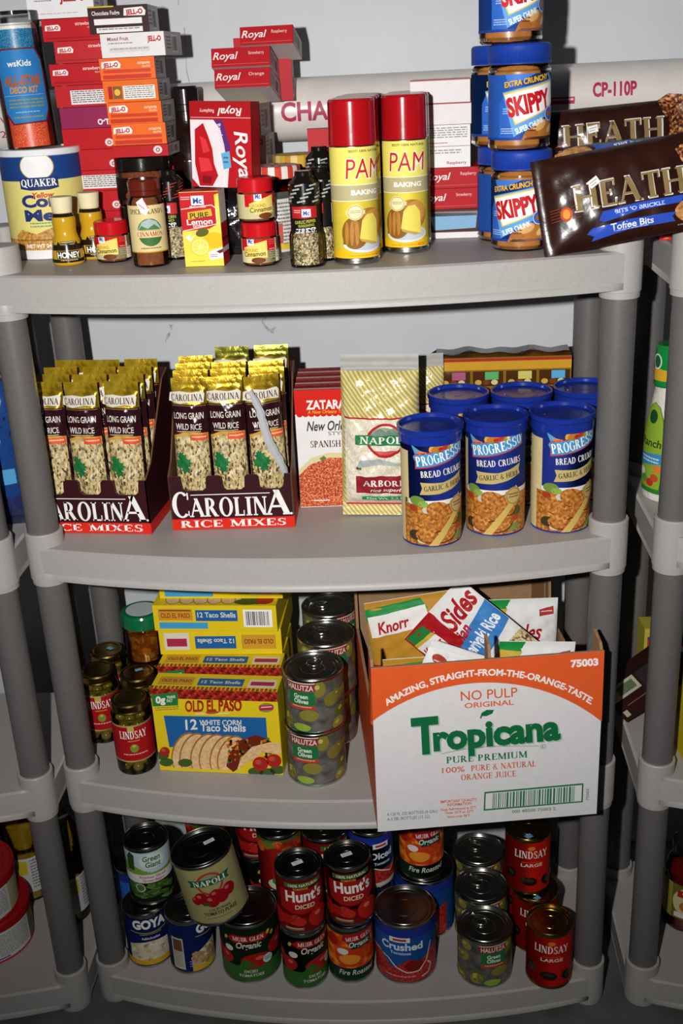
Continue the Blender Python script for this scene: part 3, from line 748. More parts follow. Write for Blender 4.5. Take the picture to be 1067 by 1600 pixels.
again(gr, (.0165, .1, D1+.018), turn(.03, .1, -20), 'black capped spice grinder at the back, peeping over the other grinders')
rg = grinder('#c2332e', True, ('PEPPERCORN', 'BLEND')); put(rg, (-.1775, .06, D1), turn(-.18, .06, -30), 'spice grinder with red striped black cap behind the tall cinnamon bottle', 'grinder')
again(rg, (.0215, .056, D1), turn(.05, .06, -30), 'spice grinder with red striped cap between the garlic pepper grinder and the yellow spray cans')
# a low support box the rear grinder stands on
gbx = carton('spice_carton', .05, .05, .0178, '#8a2a26'); put(gbx, (.0155, .1, D1), 0, 'low dark red carton under the grinder at the back', 'box')
# --- lemon extract box
A = Art(238, 1492, .000242, .0002)
w, d, h = .0495, .036, .091
A.raw(-w/2, w/2, 0, h, '#e8cf4e', 0)
A.poly([(130, 1040), (345, 1040), (345, 1050), (318, 1060), (318, 1240), (280, 1262), (140, 1275), (134, 1275)], '#bb1520', 1); A.line([(140, 1140), (300, 1120), (322, 1140), (322, 1235), (140, 1272)], 5, '#e8d9c4', 2)
A.rect(196, 1062, 262, 1118, '#ebe8e6', 2); A.text('Mc', 229, 1108, 34, '#1f3f9a', 3, w=46, bold=.03); A.text('McCormick', 229, 1134, 13, '#e8dcd8', 3, w=84)
A.small(142, 1066, 190, 1090, 2, '#e6b8b0', 2)
A.poly([(172, 1160), (296, 1142), (300, 1184), (172, 1206)], '#c9a92e', 3); A.text('PURE', 233, 1196, 34, '#4a3a1c', 4, w=98, rot=3)
A.text('Lemon', 232, 1234, 34, '#ece8e4', 3, w=134, bold=.02, rot=2); A.text('EXTRACT', 234, 1252, 15, '#ece8e4', 3, w=76, rot=2)
A.ell(298, 1335, 58, 50, '#e2b41c', 2); A.ell(222, 1372, 52, 56, '#e8c42a', 3); A.ell(222, 1372, 44, 48, '#efe6a8', 4); A.ell(222, 1372, 39, 43, '#e4cf52', 5)
for i in range(9): A.line([(222, 1372), (222+38*cos(i*.698), 1372+42*sin(i*.698))], 3, '#efe6a8', 6)
A.poly([(150, 1310), (180, 1290), (165, 1325), (200, 1300), (175, 1340)], '#f0ece0', 3); A.ell(240, 1285, 36, 24, '#5c5a1e', 2, rot=-20)
A.poly([(262, 1408), (335, 1376), (346, 1440), (272, 1456)], '#ece6e4', 4); A.small(272, 1420, 310, 1442, 2, '#c0453c', 5); A.poly([(305, 1402), (345, 1385), (345, 1405), (322, 1416)], '#6e1f1a', 5); A.small(165, 1458, 240, 1468, 1, '#9a8a3c', 2)
B = Art(); B.raw(-d/2, d/2, 0, h, '#c01a22', 0); B.raw(-d/2, d/2, .052, h, '#ece9e8', 1); B.raw(-d/2, d/2, .016, .022, '#ece9e8', 1); B.raw(-d/2, d/2, .03, .034, '#6e1f1a', 1)
bx = carton('extract_carton', w, d, h, '#bb1520', A, None, B); put(bx, (-.125, .0, D1), R(-3), 'upright yellow and red lemon extract carton at the front of the top shelf', 'box')
# --- shiny bag and the red gelatin box leaning on it
g = pillow(.088, .088, .05, 'black_bag', 'black_bag', seed=4, wr=.003); t = g.build('plastic_bag'); put(t, (-.098, .066, D1), R(-8), 'shiny black plastic bag behind the lemon extract carton', 'bag')
A = Art(300, 1040, .00026, .00026); w, d, h = .083, .03, .104
A.raw(-w/2, w/2, 0, h, '#b3121c', 0); A.raw(-w/2, w/2, h-.022, h, '#a31119', 1); A.line([(145, 715), (460, 715)], 4, '#d8908c', 2)
A.text('Royal', 415, 672, 36, '#e6dcd8', 3, w=128, shear=.25, rot=180, al='L'); A.text('Raspberry', 270, 678, 17, '#e0b4b0', 3, w=76, rot=180, al='L')
A.poly([(142, 725), (290, 725), (330, 800), (345, 900), (330, 1040), (180, 1040), (142, 1000)], '#e2d8da', 2); A.poly([(265, 725), (312, 725), (352, 850), (330, 930), (318, 840), (300, 770)], '#5c2a6e', 3)
A.text('Raspberry', 283, 745, 20, '#d8c8dc', 4, w=112, rot=-78, al='L')
A.poly([(165, 770), (210, 740), (235, 800), (255, 860), (262, 930), (282, 985), (250, 1035), (182, 1035), (160, 930)], '#b3121c', 4); A.poly([(190, 800), (222, 815), (240, 870), (205, 880)], '#d8343a', 5); A.poly([(180, 900), (235, 905), (255, 960), (190, 970)], '#d8343a', 5); A.poly([(200, 985), (250, 990), (240, 1025), (195, 1020)], '#7c0c12', 5)
A.text('Royal', 372, 778, 70, '#eae2e0', 4, w=250, shear=.2, rot=-84, al='L', bold=.015)
A.poly([(300, 880), (345, 868), (352, 945), (312, 955)], '#5fa8cc', 6); A.small(312, 895, 338, 935, 2, '#38607c', 7)
B = Art(); B.raw(-d/2, d/2, 0, h, '#8c0e16', 0); B.raw(-d/2+.004, d/2-.004, .01, h-.01, '#a31119', 1)
bx = carton('gelatin_box', w, d, h, '#a31119', A, None, B); put(bx, (-.1035, .066, D1+.0875), (R(-2), R(2.5), R(-14)), 'red raspberry gelatin box standing upright with a small blue sticker, above the lemon carton', 'box', 'red gelatin boxes')
# --- stacked gelatin and pudding boxes
def gel(front_fn, w=.078, d=.084, h=.0262, base='#b51720', side='#8e8a8c'):
    A = Art(0, 0, 1, 1); front_fn(A, w, h)
    B = Art(); B.raw(-d/2, d/2, 0, h, '#b7b2b2', 0); B.raw(-d/2, -d/2+.004, 0, h, base, 1); B.barcode(-d*.1, -h*.88, d*.25, -h*.12, seed=2, bg='#d6d4d2'); B.small(-d*.4, -h*.8, -d*.14, -h*.2, 4, '#77706f', 2)
    T = Art(); T.raw(-w/2, w/2, -d/2, d/2, base, 0)
    return carton('gelatin_box', w, d, h, base, A, T, B, {'T': base, 'R': '#b7b2b2', 'L': '#b7b2b2', 'D': '#cfc9c7'})
def jello_logo(A, x, y, s, bg='#e8e2de', ink='#b5202a'):
    A.poly([(x-s*.52, y+s*.16), (x-s*.48, y-s*.16), (x+s*.4, y-s*.2), (x+s*.55, y-s*.02), (x+s*.5, y+s*.18)], bg, 2); A.text('JELL-O', x, y+s*.11, s*.22, ink, 3, w=s*.82, bold=.05, rot=2)
def strawberry(A, w, h):
    A.raw(-w/2, w/2, 0, h, '#b51720', 0); A.text('strawberry', w/2-.006, -h+.0085, .0042, '#e6c0bc', 1, w=.027, al='R', bold=.02); A.text('GELATIN', w/2-.006, -h+.0125, .0022, '#dba49e', 1, w=.011, al='R')
    jello_logo(A, -w/2+.014, -h*.6, .02); A.raw(-w/2+.004, w/2-.004, .003, .0042, '#8c0e16', 1)
def orange(A, w, h):
    A.raw(-w/2, w/2, 0, h, '#e2661c', 0); jello_logo(A, -w/2+.0145, -h*.7, .024); A.text('orange', w/2-.006, -h+.0085, .0042, '#f0d0a8', 1, w=.0165, al='R', bold=.02); A.text('GELATIN', w/2-.006, -h+.0122, .0022, '#f0d0a8', 1, w=.011, al='R')
    A.raw(-w/2+.004, w/2-.006, .0085, .0125, '#c83a1c', 1); A.raw(-w/2+.003, w/2-.006, .0012, .0062, '#c2301a', 1)
def orange_facts(A, w, h):
    A.raw(-w/2, w/2, 0, h, '#e2661c', 0); A.raw(-w/2+.026, w/2-.004, .003, h-.007, '#e8e4de', 1); A.small(-w/2+.028, -h+.008, w/2-.006, -.0035, 6, '#6e6a66', 2); A.raw(-w/2+.006, -w/2+.0115, .004, h-.007, '#a81c1a', 1); A.raw(-w/2+.0125, -w/2+.024, .004, h-.007, '#7c5a22', 1); A.ell(-w/2+.018, -.012, .004, .004, '#e0b43a', 2)
def red_facts(A, w, h):
    A.raw(-w/2, w/2, 0, h, '#b51720', 0); A.raw(-w/2+.02, w/2-.008, .003, h-.006, '#dfdad8', 1); A.small(-w/2+.022, -h+.007, w/2-.01, -.004, 6, '#5c5656', 2)
def purple(A, w, h):
    A.raw(-w/2, w/2, 0, h, '#8c1d4c', 0); A.text('JELL-O', .024, -.0032, .008, '#e8dce0', 2, w=.026, bold=.05, rot=180) if 0 else A.text('JELL-O', .024, -.0105, .007, '#e8dce0', 2, w=.026, bold=.04, rot=180)
def plainred(A, w, h):
    A.raw(-w/2, w/2, 0, h, '#b51720', 0); A.ell(w/2-.014, -.008, .006, .005, '#dccfcc', 1); A.text('O', w/2-.014, -.0055, .005, '#b51720', 2, bold=.04)
GA = 'gelatin boxes in the left column'
defs = [(red_facts, 'red gelatin box at the very bottom of the left column'), (plainred, 'red gelatin box second from the bottom of the left column'), (plainred, 'red gelatin box third from the bottom of the left column'), (red_facts, 'red gelatin box with white facts panel, low in the left column'), (plainred, 'red gelatin box with upside down lettering, low in the left column'), (plainred, 'plain red gelatin box just under the purple one'),
        (purple, 'purple gelatin box in the left column beside an orange one'), (red_facts, 'red gelatin box showing a white facts panel, just above the purple one'), (strawberry, 'strawberry gelatin box third from the top of the left column'), (strawberry, 'strawberry gelatin box second from the top of the left column'), (strawberry, 'strawberry gelatin box on top of the left column')]
proto = {}
dx = [0, .002, 0, -.001, .003, .002, .001, -.002, -.004, .004, -.006]
z = D1
for i, (fn, lab) in enumerate(defs):
    hh = .0267
    if fn not in proto: proto[fn] = o = gel(fn, h=hh, base='#8c1d4c' if fn is purple else '#b51720')
    else: o = proto[fn].copy(); col.objects.link(o)
    put(o, (-.2965+dx[i], .187, z), R([2, -1, 0, 1, 0, -2, 1, 2, -1, 3, -2][i]), lab, 'box', GA); z += hh+.0006
zA = z
GB = 'gelatin and pudding boxes in the right column'
defsB = [(plainred, 'red gelatin box at the bottom of the orange column, behind the rub jars'), (red_facts, 'red gelatin box second from the bottom of the orange column'), (plainred, 'red gelatin box in the middle of the hidden part of the orange column'), (red_facts, 'red gelatin box below the top red one of the orange column'), (plainred, 'red gelatin box carrying the four orange ones'),
         (orange, 'lowest of the four orange gelatin boxes'), (orange, 'second lowest of the four orange gelatin boxes'), (orange_facts, 'orange gelatin box showing its white facts panel'), (orange, 'uppermost of the four orange gelatin boxes')]
z = D1; proto2 = {}
dx = [0, 0, 0, 0, .004, .0015, .002, -.0015, -.005]
for i, (fn, lab) in enumerate(defsB):
    if i == 4: o = gel(plainred, w=.074, d=.08, h=.0144, base='#b51720')
    elif fn not in proto2: proto2[fn] = o = gel(fn, w=.072, d=.08, h=.0264, base='#e2661c' if fn in (orange, orange_facts) else '#b51720')
    else: o = proto2[fn].copy(); col.objects.link(o)
    put(o, (-.2195+dx[i], .2235, z) if i < 4 else (-.2245+dx[i], .147+.004*(i % 3) if i > 4 else .15, z), R([0, 0, 0, 0, -1, 1, -1, 0, 2][i]), lab, 'box', GB); z += .027
    if i == 3: z = D1+.1262
    if i == 4: z += -.027+.0150
def mixed(A, w, h):
    A.raw(-w/2, w/2, 0, h, '#dedad9', 0); A.text('Mixed Fruit', -w/2+.009, -h+.0085, .0045, '#9a3a3c', 1, w=.028, al='L'); A.text('JELL-O', w/2-.013, -h+.0108, .0062, '#b5202a', 1, w=.018, bold=.05); A.small(-w/2+.01, -h+.011, .0, -h+.014, 1, '#8c8684', 1); A.raw(-w/2+.01, w/2-.02, .006, .0115, '#cfcbca', 1); A.small(-w/2+.012, -.011, w/2-.022, -.007, 1, '#a8a4a2', 2)
o = gel(mixed, w=.084, d=.09, h=.0285, base='#dedad9'); put(o, (-.2155, .16, z), R(-3), 'white mixed fruit pudding box on top of the orange gelatin boxes', 'box', GB); z += .0291
def choc(A, w, h):
    A.raw(-w/2, w/2, 0, h, '#35151a', 0); A.text('Chocolate Fudge', -w/2+.005, -h+.0105, .005, '#d8d0ce', 1, w=.036, al='L'); jello_logo(A, w/2-.017, -h+.008, .027); A.raw(-w/2+.007, w/2-.008, .0105, .0175, '#e2dfdd', 1); A.raw(-w/2+.009, w/2-.008, .001, .007, '#dedad8', 1); A.small(-w/2+.012, -.006, w/2-.012, -.0025, 1, '#8f8b8a', 2); A.raw(-w/2, -w/2+.034, h-.0016, h, '#c8b020', 1)
o = gel(choc, w=.077, d=.078, h=.0325, base='#35151a'); put(o, (-.2365, .163, z), R(2), 'dark brown chocolate fudge pudding box at the top of its column', 'box', GB)
def whitebox(A, w, h):
    A.raw(-w/2, w/2, 0, h, '#dcdadb', 0); A.text('JELL-O', .017, -h+.016, .011, '#a8242c', 2, w=.034, bold=.05); A.small(-w/2+.01, -.022, -w/2+.033, -.0195, 1, '#6e6a6a', 2); A.small(-w/2+.012, -.0065, .022, -.0035, 1, '#b8b4b2', 2)
o = gel(whitebox, w=.088, d=.08, h=.036, base='#dcdadb'); put(o, (-.3165, .19, zA+.0005), R(1), 'white pudding box on top of the left column, cut by the upper edge', 'box', GA)
# --- dark bottle
x, y = -.1735, .203
t = thing('syrup_bottle', 'dark brown bottle with ridged black cap between the orange boxes and the red ones', 'bottle', (x, y, D1), 0)
pr = smooth_prof([(.027, 0), (.029, .003), (.029, .1), (.028, .118), (.0225, .145), (.0175, .162), (.0165, .178)], 5)
g = Geo(); g.lathe([(.0001, 0)]+pr, '#1d0d08:gloss', 44); g.build('body', t)
g = Geo(); g.lathe([(.017, .177), (.0187, .178), (.0187, .186), (.0178, .1865), (.0187, .187), (.0187, .206), (.0165, .21), (.0001, .21)], '#161213:gloss', 40); g.build('cap', t)
# --- vanilla pudding and the red gelatin boxes on it
def vanilla(A, w, h):
    A.raw(-w/2, w/2, 0, h, '#e0cf9a', 0); A.text('Vanilla', -w/2+.012, -h+.011, .0062, '#4e463c', 1, w=.023, al='L'); A.text('JELL-O', w/2-.017, -h+.0115, .0072, '#a8202c', 1, w=.022, bold=.05); A.small(-w/2+.037, -h+.007, -w/2+.047, -h+.0105, 2, '#6e6252', 1)
GC = 'gelatin and pudding boxes in the middle back column'
z = D1
for i, lab in enumerate(('white pudding box at the bottom of the middle back column', 'white pudding box second from the bottom of the middle back column', 'white pudding box third from the bottom of the middle back column', 'white pudding box right under the cream vanilla one')):
    if i == 0: wb = o = gel(mixed, w=.078, d=.08, h=.0355, base='#c9c4c2')
    else: o = wb.copy(); col.objects.link(o)
    put(o, (-.098, .205, z), R(-2), lab, 'box', GC); z += .0358
o = gel(vanilla, w=.08, d=.08, h=.04, base='#e0cf9a'); put(o, (-.1035, .205, z), R(-3), 'cream vanilla pudding box under the red gelatin boxes', 'box', GC); z += .0402
def royal(flav, pos=.0):
    def fn(A, w, h):
        A.raw(-w/2, w/2, 0, h, '#ae1620', 0); A.text('Royal', -w/2+.019, -h*.42, .0095, '#e8dedb', 1, w=.034, shear=.28, bold=.012); A.text(flav, w/2-.008, -h*.62, .0042, '#dfb8b4', 1, w=.021, al='R', bold=.01); A.raw(-w/2+.002, w/2-.002, .0035, .0039, '#d0706c', 1)
    return fn
GR = 'red gelatin boxes'
T_1 = -15
o = gel(royal('Orange'), w=.0755, d=.084, h=.0245, base='#ae1620'); put(o, (-.0835, .197, z+.0108), (R(T_1), 0, R(-3)), 'red orange-flavoured gelatin box, lowest of the tilted stack', 'box', GR); zz = z+.0108
ro = o
o2 = gel(royal('Strawberry'), w=.079, d=.084, h=.0245, base='#ae1620'); put(o2, (-.085, .2025, zz+.0259), (R(T_1), 0, R(-2)), 'red strawberry gelatin box in front in the middle of the tilted stack', 'box', GR)
o3 = again(o2, (-.066, .2665, z+.0425), (R(90), 0, R(0)), 'red gelatin box standing on edge half hidden behind the tilted stack', GR)
o4 = gel(royal('Raspberry'), w=.0715, d=.078, h=.0235, base='#ae1620'); put(o4, (-.0495, .212, zz+.0523), (R(T_1), 0, R(-3)), 'red raspberry gelatin box lying on top of the tilted stack', 'box', GR)
# --- jam jars
def jam(lab, loc, lidc, body, grp='jam jars at the back'):
    t = thing('jam_jar', lab, 'jar', loc, turn(loc[0], loc[1]), grp)
    r = .034
    pr = smooth_prof([(r-.003, 0), (r, .003), (r, .012), (r, .07), (r-.002, .078), (r-.006, .083)], 4)
    g = Geo(); g.lathe([(.0001, 0)]+pr, 'amber_glass', 40); g.build('glass_body', t)
    g = Geo(); g.lathe([(.0001, .002), (r-.002, .003), (r-.002, .07), (.0001, .073)], body, 32); tag(g.build('jam', t), None, None, kind='stuff')
    g = Geo(); q = r-.0005
    n = 48
    for prof in ([(q, .081), (q+.0006, .082), (q+.0006, .0945), (q-.0005, .0965), (q-.003, .097), (.0001, .097)],):
        rows = [[(rr*sin(2*pi*j/n), -rr*cos(2*pi*j/n), zz) for j in range(n)] for rr, zz in prof]
        for i in range(len(rows)-1):
            for j in range(n):
                k = lidc[((j//2)+(1 if i > 3 else 0)) % len(lidc)]
                g.face([rows[i][j], rows[i][(j+1) % n], rows[i+1][(j+1) % n], rows[i+1][j]], k, True)
    g.build('lid', t); return t
jam('amber jam jar with red and white checked lid behind the stacked cinnamon jars', (-.045, .112, D1+.011), ('#c8402c', '#e2d9d2'), '#5a2408')
gbx = carton('spice_carton', .066, .066, .0108, '#8a2a26'); put(gbx, (-.045, .112, D1), 0, 'flat dark red carton under the checked lid jam jar', 'box')
jam('amber jam jar with yellow checked lid farther back than the red checked one', (-.021, .186, D1+.019), ('#c9a03a', '#b8862c', '#d8c27a'), '#6a3008')
gbx = carton('spice_carton', .066, .066, .0188, '#8a2a26'); put(gbx, (-.021, .186, D1), 0, 'flat dark red carton under the yellow checked lid jam jar', 'box')
# --- small silver packet
A = Art(); A.raw(-.016, .016, .012, .072, '#c9c4be', 0); A.small(-.014, -.07, .014, -.016, 12, '#6e6a66', 1); A.raw(-.016, .016, .012, .02, '#c8a83a', 1); A.raw(-.016, -.008, .02, .045, '#b8443a', 1)
g = pillow(.034, .082, .012, '#cfcac4:gloss', 'silver_foil', A, seed=9); o = g.build('seasoning_packet'); put(o, (-.0255, .022, D1), R(38), 'narrow silver seasoning packet between cinnamon jars and pepper grinder', 'packet')
# --- white and red box at the back
A = Art(); A.raw(-.03, .03, 0, .145, '#d9d4d2', 0); A.raw(-.03, .03, .118, .145, '#b9242c', 1); A.raw(-.03, -.026, 0, .118, '#b9242c', 1)
o = carton('mix_box', .06, .03, .145, '#b9242c', A); put(o, (.021, .236, D1), R(4), 'white box with red top behind the grinders, in front of the pipe', 'box')
# --- baking spray cans
def spray():
    t = thing('spray_can', '', 'can', (0, 0, 0), 0, 'yellow baking spray cans with red caps')
    r, h = .0282, .1905
    g = Geo(); g.lathe([(.0001, .002), (r*.9, .002), (r*.93, 0), (r*.99, 0), (r+.0004, .0015), (r+.0004, .005), (r, .0065), (r, .137), (r-.0012, .1395), (r-.006, .142)], 'steel', 48); g.build('body', t)
    g = Geo(); q = r+.0003
    g.lathe([(q, .138), (q+.0003, .1385), (q, .152), (q-.0004, .1868), (q-.002, .1897), (q-.006, .1905), (.0001, .1905)], '#a50f17:gloss', 48); g.build('cap', t)
    A = Art(565, 1405, .000236, .0002105, k=.03); A.raw(-pi*r, pi*r, .0075, .1365, '#e6d24a', 0)
    A.raw(-pi*r, pi*r, .0845, .1365, '#e4d868', 1)
    A.text('BEST! 100% NATURAL', 566, 784, 13, '#5c5a20', 3, w=185, bold=.02)
    A.text('PAM', 559, 927, 116, '#efe7c8', 3, w=206, bold=.03, shear=.05); A.text('PAM', 558, 925, 112, '#bf241c', 4, w=198, bold=.0, shear=.05)
    A.raw(-pi*r, pi*r, .0755, .0935, '#b5aa80', 2); A.raw(-pi*r, pi*r, .0933, .0942, '#efe8c8', 3); A.raw(-pi*r, pi*r, .0748, .0757, '#efe8c8', 3)
    A.text('BAKING', 562, 1014, 27, '#f2efe2', 3, w=152, bold=.035)
    A.raw(-pi*r, pi*r, .0075, .018, '#e4b81c', 1); A.small(470, 1352, 640, 1362, 1, '#b8902a', 2); A.small(620, 1345, 665, 1365, 2, '#c8642a', 2)
    A.ell(560, 1290, 120, 48, '#d9dde0', 2); A.ell(560, 1286, 108, 40, '#b9c2c8', 3)
    A.ell(505, 1225, 72, 92, '#8a5a1e', 4); A.ell(580, 1180, 92, 92, '#a8722c', 4); A.rect(440, 1215, 545, 1290, '#8a5a1e', 4)
    for xx in (462, 488, 515): A.ell(xx, 1228, 10, 68, '#b27c34', 5)
    A.ell(606, 1160, 58, 62, '#c08a40', 5); A.poly([(540, 1155), (565, 1125), (600, 1120), (630, 1160), (640, 1290), (528, 1256)], '#e3d05c', 6); A.poly([(528, 1256), (640, 1290), (600, 1296), (535, 1272)], '#b89a50', 7)
    A.ell(505, 1110, 42, 44, '#e8deac', 7); A.ring(505, 1110, 38, 40, 4, '#b09a58', 8); A.small(478, 1100, 532, 1118, 2, '#9a8648', 8)
    A.rect(455, 1098, 556, 1122, '#d6c98c', 6)
    can_label(t, (r+.0001)/.982, .0075, .1365, A, '#e2cf48'); return t
p0 = spray(); put(p0, (.0665, -.022, D1), turn(.0665, -.022, 24), 'yellow baking spray can with red cap, foremost on the left', 'can')
again(p0, (.1285, .048, D1), turn(.1285, .048, 2), 'yellow baking spray can with red cap, fully seen on the right and set farther back')
again(p0, (.0688, .0378, D1), turn(.07, .037, 24), 'baking spray can directly behind the foremost left one')
again(p0, (.0695, .0970, D1), turn(.07, .095, 24), 'baking spray can third in the left row, only its red cap edge showing')
again(p0, (.0735, .1562, D1), turn(.08, .15, 24), 'baking spray can at the rear of the left row')
again(p0, (.1325, .1078, D1), turn(.13, .107, 2), 'baking spray can directly behind the right one')
again(p0, (.1345, .1675, D1), turn(.13, .165, 2), 'baking spray can at the rear of the right row')
# --- stack of white boxes
def silver(A, w, h):
    A.raw(-w/2, w/2, 0, h, '#dcd7d6', 0); A.raw(-w/2, w/2, h-.0012, h, '#b8444a', 1)
def nutrition(A, w, h):
    A.raw(-w/2, w/2, 0, h, '#e0dddc', 0); A.small(-w/2+.006, -h+.003, w/2-.004, -.009, 5, '#8f8b8b', 2); A.raw(-w/2+.006, w/2-.03, .0035, .0045, '#b5444a', 2)
def nutrition2(A, w, h):
    A.raw(-w/2, w/2, 0, h, '#e0dddc', 0); A.small(-w/2+.006, -h+.004, w/2-.012, -.016, 2, '#8f8b8b', 2); A.text('Raspberry', w/2-.018, -.004, .0038, '#a8464c', 2, w=.026)
def choc2(A, w, h):
    A.raw(-w/2, w/2, 0, h, '#4a2226', 0); A.raw(-w/2, w/2, .0, .008, '#dcd8d6', 1); A.poly([(-w/2+.004, -h+.004), (w/2-.008, -h+.006), (w/2-.01, -.013), (-w/2+.012, -.011)], '#7ea8c8', 1); A.raw(-w/2, w/2, h-.009, h-.003, '#8a7a7a', 1)
z = D1; GW = 'boxes in the stack right of the spray cans'
for fn, hh, bs, lab, ddx in ((choc2, .0385, '#4a2226', 'brown and silver pudding box at the bottom, right of the spray cans', .004), (royal('Strawberry'), .0265, '#ae1620', 'red strawberry gelatin box second from the bottom, right of the spray cans', -.006), (royal('Raspberry'), .0265, '#ae1620', 'red raspberry gelatin box right below the white boxes', .0),
                             (nutrition2, .0265, '#e0dddc', 'white gelatin box lying directly on the red raspberry one', -.013), (nutrition, .0265, '#e0dddc', 'white gelatin box with rows of print, third from the top', -.013), (silver, .0265, '#dcd7d6', 'shiny white gelatin box second from the top, right of the spray cans', -.009), (silver, .0285, '#dcd7d6', 'shiny white gelatin box on top, right of the spray cans', -.013)):
    o = gel(fn, w=.078, d=.08, h=hh, base=bs); put(o, (.1915+ddx, .175, z), R(-3 if bs != '#ae1620' else 1), lab, 'box', GW); z += hh+.0006
# --- peanut butter
def peanut():
    t = thing('peanut_butter_jar', '', 'jar', (0, 0, 0), 0, 'peanut butter jars with blue lids')
    r, h = .0378, .1204
    pr = smooth_prof([(r-.004, 0), (r-.001, .003), (r, .007), (r-.0006, .009), (r-.0006, .085), (r, .089), (r-.002, .094), (r-.005, .097)], 4)
    g = Geo(); g.lathe([(.0001, 0)]+pr, 'clear_plastic', 48); g.build('plastic_body', t)
    g = Geo(); g.lathe([(.0001, .0015), (r-.005, .0015), (r-.0012, .006), (r-.0014, .089), (r-.006, .096), (.0001, .096)], 'peanut_butter', 40); tag(g.build('peanut_butter', t), None, None, kind='stuff')
    n = 96; g = Geo(); q = r-.0003
    rows = []
    for rr, zz in [(q+.0002, .0975), (q+.0002, .1), (q, .1), (q, .1165), (q-.001, .119), (q-.004, .1204), (.0001, .1204)]:
        rows.append([((rr-(.0006 if (j % 2 and .1 <= zz < .118 and rr == q) else 0))*sin(2*pi*j/n), -(rr-(.0006 if (j % 2 and .1 <= zz < .118 and rr == q) else 0))*cos(2*pi*j/n), zz) for j in range(n)])
    g.grid(rows, '#1c3c9c:satin', True, True); g.build('lid', t)
    A = Art(285, 1215, .000272, .00025); b = r-.0003
    A.raw(-pi*b, pi*b, .0125, .0865, '#2a5eb8', 0)
    A.poly([(150, 870), (250, 860), (320, 840), (320, 856), (240, 890), (170, 930)], '#3f74c8', 1); A.poly([(345, 850), (420, 905), (420, 940), (380, 915)], '#4f86d2', 1)
    A.poly([(120, 1160), (120, 1010), (150, 950), (195, 1165)], '#2f62bc', 1); A.raw(-pi*b, pi*b, .0125, .0155, '#1c3f94', 2)
    A.poly([(225, 1165), (240, 1130), (320, 1075), (420, 1085), (420, 1165)], '#b07030', 2); A.ell(310, 1100, 40, 24, '#d2a468', 3, rot=-20); A.ell(385, 1118, 30, 16, '#d8b27c', 3, rot=-35); A.ell(270, 1138, 34, 16, '#a2602a', 3)
    A.poly([(138, 948), (395, 892), (425, 1018), (190, 1150)], '#5d9bd8', 3); A.poly([(142, 953), (388, 900), (412, 1008), (196, 1096)], '#d8c04a', 4); A.poly([(148, 960), (384, 908), (406, 1004), (200, 1088)], '#eeecea', 5)
    A.text('SKIPPY', 270, 1038, 84, '#bb1a24', 6, w=208, bold=.05, rot=11)
    A.text('SUPER CHUNK', 268, 1112, 26, '#e6ecf2', 6, w=140, bold=.03, rot=21)
    A.text('EXTRA CRUNCHY', 254, 913, 27, '#7c1c14', 5, w=214, bold=.045, rot=9, shear=.15); A.text('EXTRA CRUNCHY', 252, 911, 25, '#dcb22c', 6, w=210, bold=.03, rot=9, shear=.15)
    A.ell(372, 1052, 36, 36, '#2a62b8', 6); A.ring(372, 1052, 34, 34, 4, '#c8d8ea', 7); A.ell(372, 1050, 22, 14, '#9a5c28', 7, rot=-20)
    A.small(140, 1020, 180, 1050, 3, '#a8c0e0', 3); A.small(130, 1110, 190, 1140, 3, '#a8c0e0', 3); A.small(252, 1105, 290, 1135, 2, '#5a3416', 6)
    can_label(t, b/.982, .0125, .0865, A, '#2a5eb8', R(5)); return t
j0 = peanut(); x, y = .2735, .035
put(j0, (x, y, D1), turn(x, y, 0), 'peanut butter jar at the bottom of the front stack, whole red name showing', 'jar')
again(j0, (x-.004, y-.001, D1+.1205), turn(x, y, 30), 'peanut butter jar in the middle of the front stack, turned to the right')
again(j0, (x-.0155, y-.001, D1+.241), turn(x, y, 34), 'peanut butter jar on top of the front stack, cut by the upper edge')
again(j0, (.2615, .117, D1), turn(.26, .12, 60), 'peanut butter jar at the bottom of the rear stack, mostly hidden')
again(j0, (.2535, .117, D1+.1205), turn(.25, .12, 30), 'upper peanut butter jar of the rear stack, a blue sliver beside the front jars')
# --- toffee bit bags
def heath_art(w, h, up=0):
    A = Art(720, 1165+up, .00028, .00028)   # px of a close view, bag centred on x=720, bottom y=1165
    A.poly([(505, 905), (1010, 905), (1010, 1030), (505, 1030)], 'heath_film', 1) if 0 else None
    A.text('HEATH', 745, 1012, 112, '#d8d2c8', 2, w=478, serif=True); A.text('HEATH', 745, 1008, 104, '#86704a:gloss', 3, w=462, serif=True)
    A.poly([(600, 1060), (620, 1028), (760, 1018), (960, 1020), (950, 1048), (780, 1050), (620, 1072)], '#2f4fb4:gloss', 2); A.text("BITS 'O BRICKLE", 775, 1045, 16, '#b8c8ec', 3, w=210, bold=.03)
    A.poly([(545, 1108), (570, 1088), (720, 1078), (930, 1082), (905, 1098), (915, 1120), (720, 1118), (560, 1140), (575, 1122)], '#2f4fb4:gloss', 2); A.text('Toffee Bits', 735, 1110, 27, '#d8def0', 3, w=180, bold=.02); A.small(655, 1113, 800, 1120, 1, '#a8b4e0', 3)
    A.ell(472, 1010, 24, 30, '#b8461c', 2); A.ell(472, 1010, 15, 20, '#d88a2c', 3)
    for i in range(5): A.line([(410, 985+i*12), (450, 982+i*12)], 2, '#8c3a1c', 2); A.line([(495, 985+i*12), (530, 982+i*12)], 2, '#8c3a1c', 2)
    A.poly([(955, 830), (1010, 800), (1075, 810), (1090, 1010), (1040, 1060), (1000, 1000), (1010, 930), (975, 880)], 'toffee_bits', 2); A.ell(1010, 1085, 92, 52, 'cookie', 3)
    A.small(925, 1135, 1060, 1145, 1, '#8c847c', 2)
    return A
w, h = .2, .112
